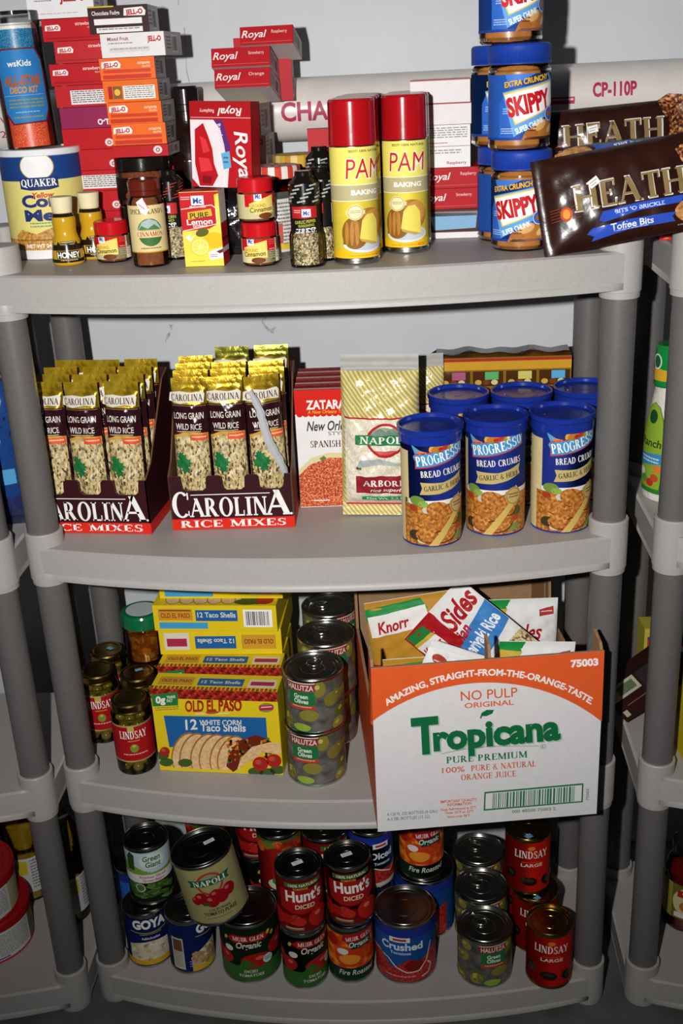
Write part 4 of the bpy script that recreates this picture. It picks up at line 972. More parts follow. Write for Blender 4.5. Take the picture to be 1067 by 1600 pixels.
g = pillow(w, h, .034, 'heath_film', 'heath_film', heath_art(w, h), seed=3, seal_h=.011, seal_side=True, n=(34, 18), wr=.0016); hb = g.build('toffee_bag')
put(hb, (.392, -.056, D1+.016), (R(-14), R(-8), R(3)), 'brown bag of toffee bits in front, tilted, overhanging the right corner of the top shelf', 'bag', 'brown toffee bit bags')
sticker(hb, 0, 0, 0).parent = hb
st = [c for c in hb.children][0]; st.location = (-.034, -.0206, .073); st.rotation_euler = (R(90), R(-28), 0)
b2 = pillow(w, h, .034, 'heath_film', 'heath_film', heath_art(w, h, 62), seed=5, seal_h=.011, seal_side=True, n=(34, 18), wr=.0016).build('toffee_bag'); s2 = st.copy(); col.objects.link(s2); s2.parent = b2; s2.location = (-.02, -.0195, .083); s2.rotation_euler = (R(90), R(-8), 0)
put(b2, (.399, .136, D1+.05), (R(-8), R(-3), R(0)), 'brown bag of toffee bits standing highest at the back, below the red pipe lettering', 'bag', 'brown toffee bit bags')
b3 = again(hb, (.416, .076, D1+.1215), (Matrix.Rotation(R(2), 3, 'Z') @ Matrix.Rotation(R(-46), 3, 'X') @ Matrix.Rotation(R(176), 3, 'Y')).to_euler(), 'brown bag of toffee bits upside down between the front and the back one', 'brown toffee bit bags')
for c in list(b3.children): bpy.data.objects.remove(c)
b4 = again(hb, (.512, .034, D1+.0195), (R(-88), 0, R(3)), 'brown bag of toffee bits lying flat under the others, across both units', 'brown toffee bit bags')
for c in list(b4.children): bpy.data.objects.remove(c)
A = Art(); A.raw(-.05, .05, 0, .1, '#d9d6d4', 0); A.text('milk', -.018, -.078, .009, '#5a5552', 1, w=.026); A.text('and', -.02, -.066, .008, '#5a5552', 1, w=.018); A.raw(-.04, .0, .089, .092, '#b8444a', 1)
o = carton('baking_carton', .1, .05, .1, '#d9d6d4', A); put(o, (.547, .2, D1+.05), R(-4), 'white carton at the right edge behind the toffee bags', 'box')
o = carton('storage_box', .11, .07, .0495, '#3c3a3a'); put(o, (.571, .2, D1), 0, 'low dark box under the white carton at the right edge', 'box')
g = Geo(); g.box(-.0075, .0075, -.004, .004, 0, .0065, '#d8281a:gloss'); g.box(-.0025, .0035, -.0046, -.004, .0015, .005, '#f07a5c:gloss'); o = g.build('plastic_clip'); put(o, (.4585, .05, D1+.0002), 0, 'small red plastic clip on the right hand top shelf below the toffee bags', 'clip')
# ================================================================== SECOND SHELF
# --- rice mix trays and their pouches
def rice_tray():
    t = thing('display_tray', '', 'tray', (0, 0, 0), 0, 'brown cardboard display trays of rice mix')
    w, d, th = .176, .152, .0022
    br = '#351218'
    g = Geo()
    lip, tab, back = .059, .081, .205
    # front panel with three cut-outs between four tabs
    prof = [(-w/2, tab), (-w/2+.017, tab), (-w/2+.019, lip+.004), (-w/2+.024, lip)]
    def win(x0, x1): return [(x0-.006, lip), (x0-.001, lip+.004), (x0, tab-.003), (x0+.003, tab), (x1-.003, tab), (x1, tab-.003), (x1+.001, lip+.004), (x1+.006, lip)]
    prof += win(-.034, -.012) + win(.021, .04) + [(w/2-.018, lip), (w/2-.013, lip+.004), (w/2-.011, tab), (w/2, tab)]
    top = prof
    for a, b in zip(top, top[1:]):
        if b[0]-a[0] < 1e-6: continue
        for y, rev in ((-d/2, 0), (-d/2+th, 1)):
            q = [(a[0], y, 0), (b[0], y, 0), (b[0], y, b[1]), (a[0], y, a[1])]
            g.face(q if not rev else q[::-1], br if not rev else '#8a6a4a')
        g.face([(a[0], -d/2, a[1]), (b[0], -d/2, b[1]), (b[0], -d/2+th, b[1]), (a[0], -d/2+th, a[1])], '#6a4a34')
    g.box(-w/2, w/2, d/2-th, d/2, 0, back, br)
    g.box(-w/2, w/2, -d/2, d/2, 0, th, br)
    for s in (-1, 1):
        x0, x1 = (s*w/2, s*(w/2-th))
        pts = [(-d/2, 0), (d/2, 0), (d/2, back), (d/2-.03, back-.01), (-d/2+.03, tab+.014), (-d/2, tab)]
        a = [(x0, y, z) for y, z in pts]; b = [(x1, y, z) for y, z in pts]
        g.face(a if s > 0 else a[::-1], br); g.face(b[::-1] if s > 0 else b, '#8a6a4a')
        for i in range(len(pts)):
            j = (i+1) % len(pts); g.face([a[i], a[j], b[j], b[i]], '#6a4a34')
        # red foot of the side panel
        rm = (lambda u, v, o: (w/2+o+.0001, u, v)) if s > 0 else (lambda u, v, o: (-w/2-o-.0001, -u, v))
        S = Art(); S.raw(-d/2, d/2, 0, .0165, '#d3281c', 0); g.art(S, rm, smooth=False)
    A = Art().quad([(100, 1108), (778, 1070), (775, 783), (80, 778)], w, tab) if 0 else Art()
    A.raw(-w/2, w/2, 0, .0165, '#d3281c', 1)
    A.line([(-.058, -.053), (.055, -.053)], .0012, '#ece8e4', 2)
    def cap(s_, x, h, wd, lay=2): A.text(s_, x, -.0195, h, '#ece8e4', lay, w=wd, al='L', serif=True)
    cap('C', -.086, .038, .0255); cap('AROLIN', -.0605, .0285, .111); cap('A', .0475, .038, .035)
    A.ring(.084, -.021, .0018, .0018, .0005, '#ece8e4', 2)
    A.text('RICE MIXES', 0, -.0035, .0105, '#efe9e4', 2, w=.152, serif=True)
    g.art(A, frontmap(-d/2), smooth=False)
    g.build('tray_board', t)
    return t
def pouch_art():
    A = Art(765, 1101, .000262, .000273)
    A.rect(668, 1095, 862, 455, '#2c1016:gloss', 1)
    A.rect(675, 460, 855, 463, '#8a7040', 2)
    A.poly([(655, 440), (662, 395), (720, 388), (780, 396), (840, 388), (852, 400), (846, 445), (780, 440), (720, 452)], '#d9d2c4', 2); A.text('CAROLINA', 755, 436, 33, '#4a2a22', 3, w=172, serif=True)
    A.text('LONG GRAIN', 762, 528, 34, '#e2d8cc', 2, w=160, bold=.01); A.text('WILD RICE', 760, 584, 32, '#e2d8cc', 2, w=140, bold=.01); A.rect(695, 592, 825, 596, '#c8b898', 2)
    A.poly([(672, 640), (700, 612), (760, 600), (858, 606), (858, 1050), (672, 1050)], 'rice_grain', 2); A.poly([(672, 640), (672, 618), (730, 598), (800, 598), (858, 604), (858, 616), (760, 612), (700, 622)], '#c99a42', 3)
    A.poly([(765, 640), (768, 612), (855, 606), (858, 640)], '#d8552c', 4); A.small(775, 618, 850, 632, 1, '#f0c8a8', 5)
    for cx, cy, rr in ((715, 745, 30), (742, 762, 24), (700, 775, 22), (730, 795, 24), (708, 722, 18)): A.poly([(cx+rr*(1+.28*(-1)**i)*cos(i*pi/7), cy+rr*(1+.28*(-1)**i)*sin(i*pi/7)) for i in range(14)], '#1f6e3a', 4)
    return A
def pouch(seed, seal='gold_foil', back='gold_foil'):
    return pillow(.05, .212, .024, 'gold_foil', seal, pouch_art(), seed=seed, wr=.0018, seal_h=.014, n=(20, 53), backkey='silver_foil').build('rice_pouch')
TR = [((-.3255, .1015), -5), ((-.1295, .1075), 1)]
t0 = rice_tray(); put(t0, (*TR[0][0], D2), R(TR[0][1]), 'left brown display tray of rice mix pouches, partly hidden by the grey post', 'tray')
t1 = again(t0, (*TR[1][0], D2), R(TR[1][1]), 'right brown display tray of rice mix pouches with its whole front lettering showing')
protos = [pouch(i) for i in range(3)] + [pouch(7, 'green_gold_foil')]
made = set()
side_names = ('left', 'right'); coln = ('left hand', 'middle', 'right hand'); rown = ('front', 'second', 'third', 'rearmost')
for ti, ((tx, ty), ta) in enumerate(TR):
    for row in range(4):
        for c in range(3):
            rnd = random.Random(ti*100+row*10+c)
            pk = 3 if (ti == 1 and row == 3 and c > 0) else rnd.randrange(3)
            if pk in made: o = protos[pk].copy(); col.objects.link(o)
            else: o = protos[pk]; made.add(pk)
            lx = (-.0555, -.0005, .0545)[c]+rnd.uniform(-.0008, .0008); ly = -.0525+row*.0333
            tilt = -3.2+rnd.uniform(-.7, .7); rz = ta+rnd.uniform(-2.5, 2.5); sway = rnd.uniform(-.8, .8)
            lift = .003+row*.002 + (.012 if pk == 3 else 0)
            lab = '%s rice mix pouch in the %s row of the %s tray' % (coln[c], rown[row], side_names[ti])
            if ti == 1 and row == 0 and c == 2: rz += 18; tilt = -2; ly += .003; lx += .0004; sway = -.6; lab = 'crumpled rice mix pouch at the right of the right tray, showing its silver inside'
            if ti == 1 and row == 0 and c == 0: sway = 1; rz -= 2; lx += .0006
            ca, sa = cos(R(ta)), sin(R(ta))
            put(o, (tx+lx*ca-ly*sa, ty+lx*sa+ly*ca, D2+lift), (R(tilt), R(sway), R(rz)), lab, 'pouch', 'rice mix pouches in the display trays')
            if ti == 1 and row == 0 and c == 2:
                g = Geo(); rows = []
                for i in range(17):
                    q = i/16; wd = .005+.006*sin(q*pi)**.6+.0012*(-1)**i; cx = -.021+.041*q+.0025*sin(q*9); zz = .197-.137*q
                    rows.append([(cx+s_*wd*.5, -.0165-.007*sin(q*pi)-.0035*(1-abs(s_))+.0012*sin(i*2.2+s_*3), zz+s_*wd*.28) for s_ in (-1, -.5, 0, .5, 1)])
                g.grid(rows, '#b9b9bc:gloss'); f_ = g.build('torn_flap', o); f_['label'] = 'silver inside of the torn pouch'
# --- boxed rice
def zat():
    w, d, h = .102, .029, .18
    A = Art(918, 968, .000268, .0003); A.raw(-w/2, w/2, 0, h, '#e4e1df', 0)
    A.raw(-w/2, w/2, h-.036, h, '#cf2118', 1)
    for i in range(12): A.ell(736+16+i*32, 488, 17, 14, '#cf2118', 1)
    A.text("ZATARAIN'S", 790, 463, 44, '#efe8e4', 2, w=300, al='L', bold=.035); A.text('A New Orleans Tradition', 795, 486, 18, '#e0a02c', 2, w=255, al='L', shear=.2)
    A.text('New Orleans', 785, 572, 50, '#3c3c40', 2, w=270, al='L', shear=.3); A.text('STYLE', 900, 597, 19, '#8c8a8a', 2, w=110, al='L'); A.text('SPANISH RICE', 800, 657, 34, '#5c2a2a', 2, w=270, serif=True, al='L')
    A.poly([(728, 965), (728, 770), (800, 710), (900, 685), (1010, 690), (1108, 740), (1108, 965)], '#d9cba0', 2); A.poly([(728, 965), (728, 800), (790, 745), (900, 712), (1010, 715), (1108, 770), (1108, 965)], 'red_rice', 3)
    A.poly([(845, 715), (870, 700), (885, 715), (860, 728)], '#6a7a3c', 4); A.small(800, 930, 890, 945, 1, '#e8dcc8', 4); A.small(960, 930, 1030, 945, 1, '#e8dcc8', 4)
    T = Art(); T.raw(-w/2, w/2, -d/2, d/2, '#a81c18', 0); T.raw(-w/2, w/2, -d/2+.002, -d/2+.009, '#d6cac6', 1); T.small(-w/2, d/2-.024, w/2, d/2-.019, 1, '#8a8280', 2)
    return carton('rice_box', w, d, h, '#b01d18', A, T)
z0_ = zat()
for i, lab in enumerate(('white and red Spanish rice box standing foremost between tray and rice bag', 'Spanish rice box second in its row, only the red top edge showing', 'Spanish rice box third in its row, only the red top edge showing', 'Spanish rice box at the back of its row')):
    o = z0_ if i == 0 else z0_.copy()
    if i: col.objects.link(o)
    put(o, (.0125-.001*i, .1215+i*.031, D2), R(1), lab, 'box', 'Spanish rice boxes in a row')
# --- vacuum packed rice
def rice_bag():
    w, h = .112, .236
    A = Art(300, 1110, .000256, .00025)
    A.rect(106, 1036, 494, 505, 'white_rice', 1)
    A.rect(104, 510, 496, 500, '#b8242a', 2); A.rect(104, 1042, 496, 1032, '#b8242a', 2)
    A.ring(335, 630, 108, 98, 15, '#b5262c', 3); A.ell(335, 592, 92, 34, '#8d9a86', 2); A.poly([(250, 600), (300, 560), (335, 580), (380, 555), (420, 600)], '#6f8478', 3)
    A.poly([(165, 600), (470, 600), (470, 662), (165, 655)], '#227a44', 4); A.text('NAPOLI', 190, 648, 40, '#ece9e2', 5, w=262, al='L', serif=True)
    A.poly([(262, 690), (408, 690), (380, 722), (335, 732), (290, 722)], '#c85a50', 2)
    A.poly([(170, 790), (190, 745), (300, 738), (430, 770), (470, 790), (330, 772)], '#a9b0ac', 2)
    A.ell(175, 797, 9, 10, '#9c2a28', 2); A.ell(190, 798, 8, 9, '#3c7a4a', 2)
    A.poly([(165, 845), (475, 838), (475, 955), (165, 950)], '#8f1f2a', 3); A.text('ARBORIO', 205, 905, 38, '#ece8e2', 4, w=262, al='L', serif=True); A.text('rice superfino', 245, 940, 24, '#ece8e2', 4, w=218, al='L', shear=.25, bold=.01)
    A.poly([(195, 975), (475, 970), (475, 1004), (195, 1002)], '#2f8f5c', 3); A.text('Net Wt. 2.2 LB', 335, 996, 17, '#cfe2d2', 4, w=225)
    return pillow(w, h, .052, 'striped_film', '#a3a19b:satin', A, seed=12, wr=.0026, seal_h=.022, n=(40, 84), taper=.04, foot='striped_film').build('rice_bag')
rb = rice_bag(); put(rb, (.0825, .0665, D2+.0015), (R(-1.5), R(1), R(-2)), 'striped yellow vacuum bag of arborio rice standing in front', 'bag', 'bags of arborio rice')
o = rb.copy(); col.objects.link(o); o.scale = (.9, .55, .87); put(o, (.1295, .185, D2+.0015), (R(-1), R(0), R(2)), 'striped yellow vacuum bag of rice half hidden behind the front one', 'bag', 'bags of arborio rice')
# --- bread crumbs
def crumbs():
    t = thing('breadcrumb_canister', '', 'canister', (0, 0, 0), 0, 'blue bread crumb canisters')
    r, h = .0405, .1635
    g = Geo(); g.lathe([(.0001, .001), (r*.94, .001), (r*.95, 0), (r, 0), (r, .0015), (r-.0004, .002), (r-.0004, h-.014)], '#1c2f7c', 52); g.build('body', t)
    R2 = r+.0042
    g = Geo(); g.lathe([(r+.0004, h-.021), (r+.0022, h-.0205), (r+.0024, h-.009), (R2-.0008, h-.0078), (R2, h-.006), (R2, h-.001), (R2-.001, h), (R2-.0032, h), (R2-.004, h-.0015), (R2-.0048, h-.0055), (r*.6, h-.006), (r*.58, h-.0056), (r*.14, h-.0056), (r*.13, h-.0052), (.0001, h-.0052)], '#1a2f8c:gloss', 56); g.build('lid', t)
    A = Art(157, 1040, .000276, .000288); b = r-.0002
    A.raw(-pi*b, pi*b, .002, h-.018, '#1d2f80', 0)
    A.raw(-.055, .06, .0025, .0665, '#e4e0da', 1); A.raw(-.055, .06, .0025, .060, 'fried_crumb', 2)
    A.raw(-.085, -.046, .0025, h-.03, '#d6c38e', 1); A.barcode(-20+0, 800, 18, 990, seed=8, bg='#e4e2dc') if 0 else None
    # greens and vegetables
    for cx, cy, rx, ry, k in ((40, 812, 40, 24, '#6d8a3a'), (70, 826, 26, 16, '#8aa84c'), (18, 850, 24, 16, '#9c3a22'), (86, 855, 20, 16, '#c4bcae'), (230, 828, 26, 16, '#7c9442'), (270, 920, 30, 26, '#4a5a28'), (30, 985, 40, 26, '#3a3420'), (250, 1000, 40, 20, '#7a8a4a'), (130, 1022, 50, 16, '#a85a3a'), (262, 955, 22, 16, '#a8482c'), (65, 1010, 26, 14, '#c8b890')): A.ell(cx, cy, rx, ry, k, 4)
    for cx, cy, rx, ry, ro in ((150, 860, 66, 44, 20), (60, 905, 52, 34, 10), (130, 935, 70, 28, -12), (185, 985, 60, 30, -15), (85, 985, 55, 30, 5), (220, 900, 40, 34, 30)):
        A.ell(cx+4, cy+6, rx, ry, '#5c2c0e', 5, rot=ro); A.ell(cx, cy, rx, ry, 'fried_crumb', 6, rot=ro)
    # banner
    A.poly([(12, 540), (60, 566), (95, 574), (92, 650), (45, 636), (22, 600), (34, 585)], '#4f9bc8', 3); A.poly([(40, 566), (92, 572), (92, 582), (60, 588)], '#d87a34', 4)
    A.ell(180, 552, 78, 36, '#d8a03c', 3, rot=-8); A.ell(180, 556, 66, 28, '#b8742a', 4, rot=-8)
    for cx, cy, rr, k in ((160, 562, 13, '#a8281c'), (184, 553, 15, '#c2321c'), (205, 560, 12, '#7a9a3a'), (148, 572, 10, '#6c8a34'), (218, 552, 9, '#e0d0a0')): A.ell(cx, cy, rr, rr*.9, k, 5)
    def arc(t0, t1, off, n=14): return [(x_, 642-.36*(x_-40)*.62+off-18*sin((x_-40)/260*pi)*-.35) for x_ in [t0+(t1-t0)*i/n for i in range(n+1)]]
    lo, hi = arc(34, 306, 14), arc(34, 306, -60)
    A.poly(lo+hi[::-1], '#b8302a', 4); lo, hi = arc(38, 302, 8), arc(38, 302, -54); A.poly(lo+hi[::-1], '#3f8fc4', 5)
    for i, ch in enumerate('PROGRESSO'):
        xx = 44+i*28.4; A.text(ch, xx+13, arc(xx+13, xx+14, 0, 1)[0][1], 46, '#f0eeea', 6, w=27, serif=True, rot=12)
    A.text('BREAD CRUMBS', 62, 696, 31, '#e9e6e2', 3, w=232, al='L', serif=True, rot=4)
    A.poly([(55, 780), (68, 748), (58, 720), (170, 722), (230, 708), (290, 686), (282, 715), (290, 738), (220, 762), (150, 776)], '#bfa96c', 3); A.text('GARLIC & HERB', 78, 763, 25, '#3c3a34', 4, w=200, al='L', serif=True, rot=6)
    A.poly([(95, 1035), (140, 1035), (250, 890), (272, 800), (262, 790), (228, 870)], '#c9a95c', 7); A.ell(250, 842, 44, 44, '#c2a468', 8); A.ring(250, 842, 40, 40, 4, '#8a6c34', 9); A.small(222, 828, 278, 856, 2, '#6e5428', 9)
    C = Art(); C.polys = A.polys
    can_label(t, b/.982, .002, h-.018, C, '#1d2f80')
    return t
cr = crumbs()
CR = [(.1535, -.008, 18, 'front left bread crumb canister nearest the shelf edge'), (.2425, .024, 0, 'front middle bread crumb canister with its full brand banner showing'), (.3325, .0285, 27, 'front right bread crumb canister beside the grey post'),
      (.197, .1335, 20, 'rear left bread crumb canister, its blue lid beside the rice bag'), (.2875, .134, 40, 'rear middle bread crumb canister, a bright glint on its blue lid'), (.3785, .1455, -40, 'rear right bread crumb canister half hidden by the grey post')]
for i, (x, y, e, lab) in enumerate(CR):
    o = put(cr, (x, y, D2), turn(x, y, e), lab, 'canister') if i == 0 else again(cr, (x, y, D2), turn(x, y, e), lab)
# --- shrink wrapped multipack
w, d, h = .198, .056, .1975
A = Art(); A.raw(-w/2, w/2, 0, h-.002, '#8a6418:gloss', 0); A.raw(-w/2, w/2, h-.008, h-.004, '#a8302a:gloss', 1); A.raw(-w/2, w/2, h-.021, h-.008, '#c9982c:gloss', 1)
for i in range(4):
    x0 = -w/2+.004+i*.049; A.raw(x0, x0+.045, h-.046, h-.023, '#4a2c14:gloss', 2); A.raw(x0+.018, x0+.038, h-.036, h-.024, ('#a85a7a', '#5fae6c', '#cfc46a', '#5aa8d6')[i]+':gloss', 3)
    for j in range(3): A.ell(x0+.008+j*.012, -(h-.04), .005, .004, ('#c8a04a', '#7a3a1c', '#d8c08a')[j]+':gloss', 4)
    A.raw(x0, x0+.045, h-.056, h-.05, '#c8a83c:gloss', 2)
g = Geo(); n = 24; rows = []
def wv(x, y, s): return .0016*sin(x*130+s)+.0012*sin(y*210+x*70+s*2)
prof = [(-d/2, 0), (-d/2, h-.006), (-d/2+.004, h), (0, h-.002), (d/2-.004, h), (d/2, h-.006), (d/2, 0)]
for i in range(n+1):
    x = -w/2+w*i/n; rows.append([(x, y+wv(x, z, 1)*.3, z+(wv(x, y*4, 2) if z > .1 else 0)) for y, z in prof])
g.grid(rows, 'shrink_film', True)
for s, r_ in ((0, rows[0]), (1, rows[-1])): g.face(r_ if s else r_[::-1], 'shrink_film')
fr_ = [(-w/2-.007, -d/2*.5, h*.95), (-w/2, -d/2, h*.99), (-w/2, d/2, h*.99), (-w/2-.012, d/2*.5, h*.97)]
g.face(fr_, 'shrink_film')
g.art(A, lambda u, v, o: (u, -d/2-o-.0012, v), smooth=False)
o = g.build('snack_multipack'); put(o, (.2683, .2275, D2), R(-1), 'shrink wrapped brown and gold multipack lying at the back behind the bread crumbs', 'pack')
# ================================================================== THIRD SHELF
def olive_jar():
    t = thing('olive_jar', '', 'jar', (0, 0, 0), 0, 'olive jars with red labels')
    r, h = .0305, .121
    pr = smooth_prof([(r-.003, 0), (r, .003), (r, .09), (r-.0015, .097), (r-.0045, .104), (r-.005, .108)], 4)
    g = Geo(); g.lathe([(.0001, 0)]+pr, 'green_glass', 44); g.build('glass_body', t)
    g = Geo(); rnd = random.Random(5)
    for k in range(9):
        for j in range(6):
            a = j*pi/3+k*.5; z = .0095+k*.0105; rr = r-.0098 if k < 8 else r-.013
            g.ball((rr*sin(a), -rr*cos(a), z), .0088, .0088, .0082, ('#7a7034:gloss', '#6a642c:gloss', '#857a3c:gloss')[rnd.randrange(3)], 12, 8)
        g.ball((0, 0, z), .009, .009, .008, '#6a642c:gloss', 10, 6)
    tag(g.build('olives', t), None, None, kind='stuff')
    g = Geo(); q = r-.0025
    g.lathe([(q-.001, .105), (q, .1055), (q+.0006, .107), (q, .1085), (q, .118), (q-.001, .1205), (q-.003, .121), (q-.0055, .1205), (q-.007, .1195), (.0001, .1198)], 'brass_lid', 48); g.build('lid', t)
    A = Art(342, 950, .000335, .000389); b = r
    A.raw(-.07, .07, .0235, .0885, '#b9a86a', 0); A.raw(-.07, .07, .0262, .0858, '#a3141a', 1)
    A.rect(312, 725, 342, 752, '#b9a84e', 2); A.text('LINDSAY', 335, 782, 34, '#ece8e4', 3, w=126, serif=True); A.small(308, 790, 362, 800, 1, '#c8923a', 3)
    A.ell(334, 826, 19, 19, '#7a8a34', 3); A.ell(334, 815, 8, 6, '#c8a84a', 4); A.small(280, 851, 394, 861, 1, '#d8b0a4', 3)
    can_label(t, (b+.0001)/.982, .0235, .0885, A, '#b9a86a'); return t
oj = olive_jar()
for i, (x, y, e, lab) in enumerate(((-.3115, .019, 2, 'red labelled olive jar foremost in its cluster, left of the taco boxes'), (-.384, .105, 0, 'red labelled olive jar farthest left, next to the grey front post'), (-.3155, .094, 30, 'olive jar right behind the foremost jar, blue sticker on its lid'), (-.384, .1695, 10, 'olive jar behind the farthest left one, blue sticker on its lid'), (-.321, .159, 0, 'olive jar under the green lidded jar'))):
    o = put(oj, (x, y, D3), turn(x, y, e), lab, 'jar') if i == 0 else again(oj, (x, y, D3), turn(x, y, e), lab)
    if i in (2, 3, 4): sticker(o, .006, (.004, 0, -.018)[i-2], .1203, .012, .008, 60-40*i, '#5fa3c8')
x, y = -.312, .15
t = thing('pepper_jar', 'squat jar with green lid and pale round label, stacked on an olive jar', 'jar', (x, y, D3+.1212), turn(x, y))
r, h = .034, .082
pr = smooth_prof([(r-.004, 0), (r, .004), (r, .05), (r-.002, .056), (r-.005, .061)], 4)
g = Geo(); g.lathe([(.0001, 0)]+pr, 'green_glass', 40); g.build('glass_body', t)
speckle('pepper_pickle', 130, [(0, '#6a3a14'), (.4, '#8c4a18'), (.6, '#b8702a'), (.8, '#7a2c10'), (1, '#98803a')], .4)
g = Geo(); g.lathe([(.0001, .002), (r-.002, .003), (r-.002, .052), (.0001, .056)], 'pepper_pickle', 32); tag(g.build('pickled_peppers', t), None, None, kind='stuff')
g = Geo(); g.lathe([(r-.004, .058), (r-.0005, .059), (r-.0005, .078), (r-.002, .081), (r-.004, .082), (.0001, .082)], '#116a40:gloss', 44); g.build('lid', t)
g = Geo(); g.lathe([(.0001, .0823), (.0245, .0823), (.0245, .0826), (.0001, .0827)], '#b9c4c2', 32); g.build('lid_label', t)
# --- taco shell boxes
def taco():
    w, d, h = .194, .045, .146
    A = Art().quad([(447, 915), (1008, 948), (1005, 600), (420, 545)], w, h)
    A.raw(-w/2, w/2, 0, h, '#dfc41e', 0)
    A.raw(-w/2, w/2, h-.0168, h, '#8c1c16', 1)
    for r_ in range(4):
        for c_ in range(30):
            x0 = -w/2+c_*w/30; y0 = h-(r_+1)*.0042
            A.raw(x0+(.0032 if r_ % 2 else 0), min(w/2, x0+.0040+(.0024 if r_ % 2 else 0)), y0, y0+.0040, ('#a8261c', '#5c1410', '#b8402a')[(r_+c_) % 3], 2)
    A.poly([(425, 575), (556, 570), (553, 630), (430, 628)], '#23783c', 3); A.text('0g', 445, 614, 30, '#ece8dc', 4, w=48, al='L', bold=.05); A.text('TRANS', 500, 598, 13, '#ece8dc', 4, w=42, al='L', rot=3); A.text('FAT', 500, 613, 13, '#ece8dc', 4, w=28, al='L')
    A.small(440, 634, 555, 652, 2, '#8a7a3a', 2)
    A.text('OLD EL PASO', 585, 660, 50, '#7c1a14', 3, w=262, al='L', bold=.03, rot=-2); A.text('OLD EL PASO', 585, 660, 47, '#b8281c', 4, w=258, al='L', bold=.01, rot=-2)
    A.line([(630, 672), (790, 678)], 5, '#e8dc9a', 3); A.ell(712, 670, 32, 7, '#c84a20', 3)
    A.ell(954, 663, 34, 20, '#8a8a30', 2); A.rect(925, 652, 984, 674, '#b02a4a', 3); A.small(932, 658, 978, 668, 1, '#e8d8c0', 4)
    A.poly([(480, 672), (950, 705), (950, 800), (498, 815)], '#1f5f9c', 2)
    A.text('12', 582, 740, 46, '#e6e4dc', 4, w=56, al='L'); A.text('WHITE CORN', 648, 721, 22, '#e6e4dc', 4, w=192, al='L', rot=-3); A.text('Taco Shells', 652, 749, 33, '#e6e4dc', 4, w=206, al='L', rot=-3)
    for i, (cx, cy) in enumerate(((572, 838), (610, 842), (662, 846), (702, 850), (752, 856), (786, 860))):
        A.ell(cx, cy, 60, 92, '#a06c34', 5+2*i, rot=28); A.ell(cx+2, cy+3, 56, 88, 'taco_shell', 6+2*i, rot=28)
    A.poly([(500, 945), (500, 905), (560, 908), (700, 918), (780, 922), (860, 930), (860, 950)], '#dfc41e', 17)
    A.poly([(760, 905), (775, 850), (830, 795), (900, 775), (955, 795), (985, 830), (900, 850), (840, 900), (790, 930)], '#6a2412', 18)
    rnd = random.Random(4)
    for i in range(60): A.ell(770+rnd.random()*190, 790+rnd.random()*100, rnd.uniform(5, 11), rnd.uniform(3, 7), ('#8c2a14', '#b86a24', '#5a7a2c', '#3c1a10', '#c8902c')[i % 5], 19, n=8, rot=rnd.uniform(0, 180)) if True else 0
    A.poly([(805, 925), (830, 870), (880, 825), (960, 808), (1005, 815), (1005, 860), (930, 850), (860, 890)], 'taco_shell', 20)
    for cx, cy in ((890, 930), (940, 935), (985, 925), (460, 850), (480, 880), (570, 885)): A.ell(cx, cy, 34, 18, '#3f5a26', 21)
    for cx, cy, rr in ((912, 898, 34), (972, 886, 32), (475, 832, 24)): A.ell(cx, cy, rr, rr*.88, '#a8221c', 22); A.ell(cx-8, cy-8, rr*.4, rr*.3, '#c8483a', 23); A.ell(cx+2, cy-2, 5, 5, '#5a6a2a', 24)
    A.small(470, 896, 620, 908, 1, '#b8a030', 2)
    T = Art(); T.raw(-w/2, w/2, -d/2, d/2, '#dfc41e', 0)
    T.raw(-w/2+.008, -w/2+.062, -d/2+.012, d/2-.01, '#c8962c', 1); T.text('OLD EL PASO', -w/2+.035, .002, .008, '#7c1a14', 2, w=.046, bold=.02); T.raw(-.028, .042, -d/2+.012, d/2-.012, '#1f5f9c', 1); T.text('12 Taco Shells', .007, .0035, .008, '#dcd8c8', 2, w=.06)
    T.raw(.05, .092, -d/2+.01, d/2-.012, '#d8d2c4', 1); T.raw(.053, .089, -d/2+.016, d/2-.018, '#a82a4a', 2)
    for r_ in range(2):
        for c_ in range(30): T.raw(-w/2+c_*w/30, -w/2+c_*w/30+.0045, -d/2+r_*.0042, -d/2+r_*.0042+.0038, ('#a0221a', '#7c1814', '#b8402a')[(r_+c_) % 3], 1)
    return carton('taco_box', w, d, h, '#dfc41e', A, T)
tb = taco()
put(tb, (-.1735, .0165, D3), R(-4.5), 'yellow taco shell box standing in front, tacos pictured on its face', 'box', 'yellow taco shell boxes')
for (y, lab) in ((.0845, 'yellow taco shell box standing second, its red checked edge above the front box'), (.137, 'yellow taco shell box standing third, under the lying boxes'), (.185, 'yellow taco shell box standing at the back, under the lying boxes')):
    o = tb.copy(); col.objects.link(o); put(o, (-.1765, y, D3), R(-3), lab, 'box', 'yellow taco shell boxes')
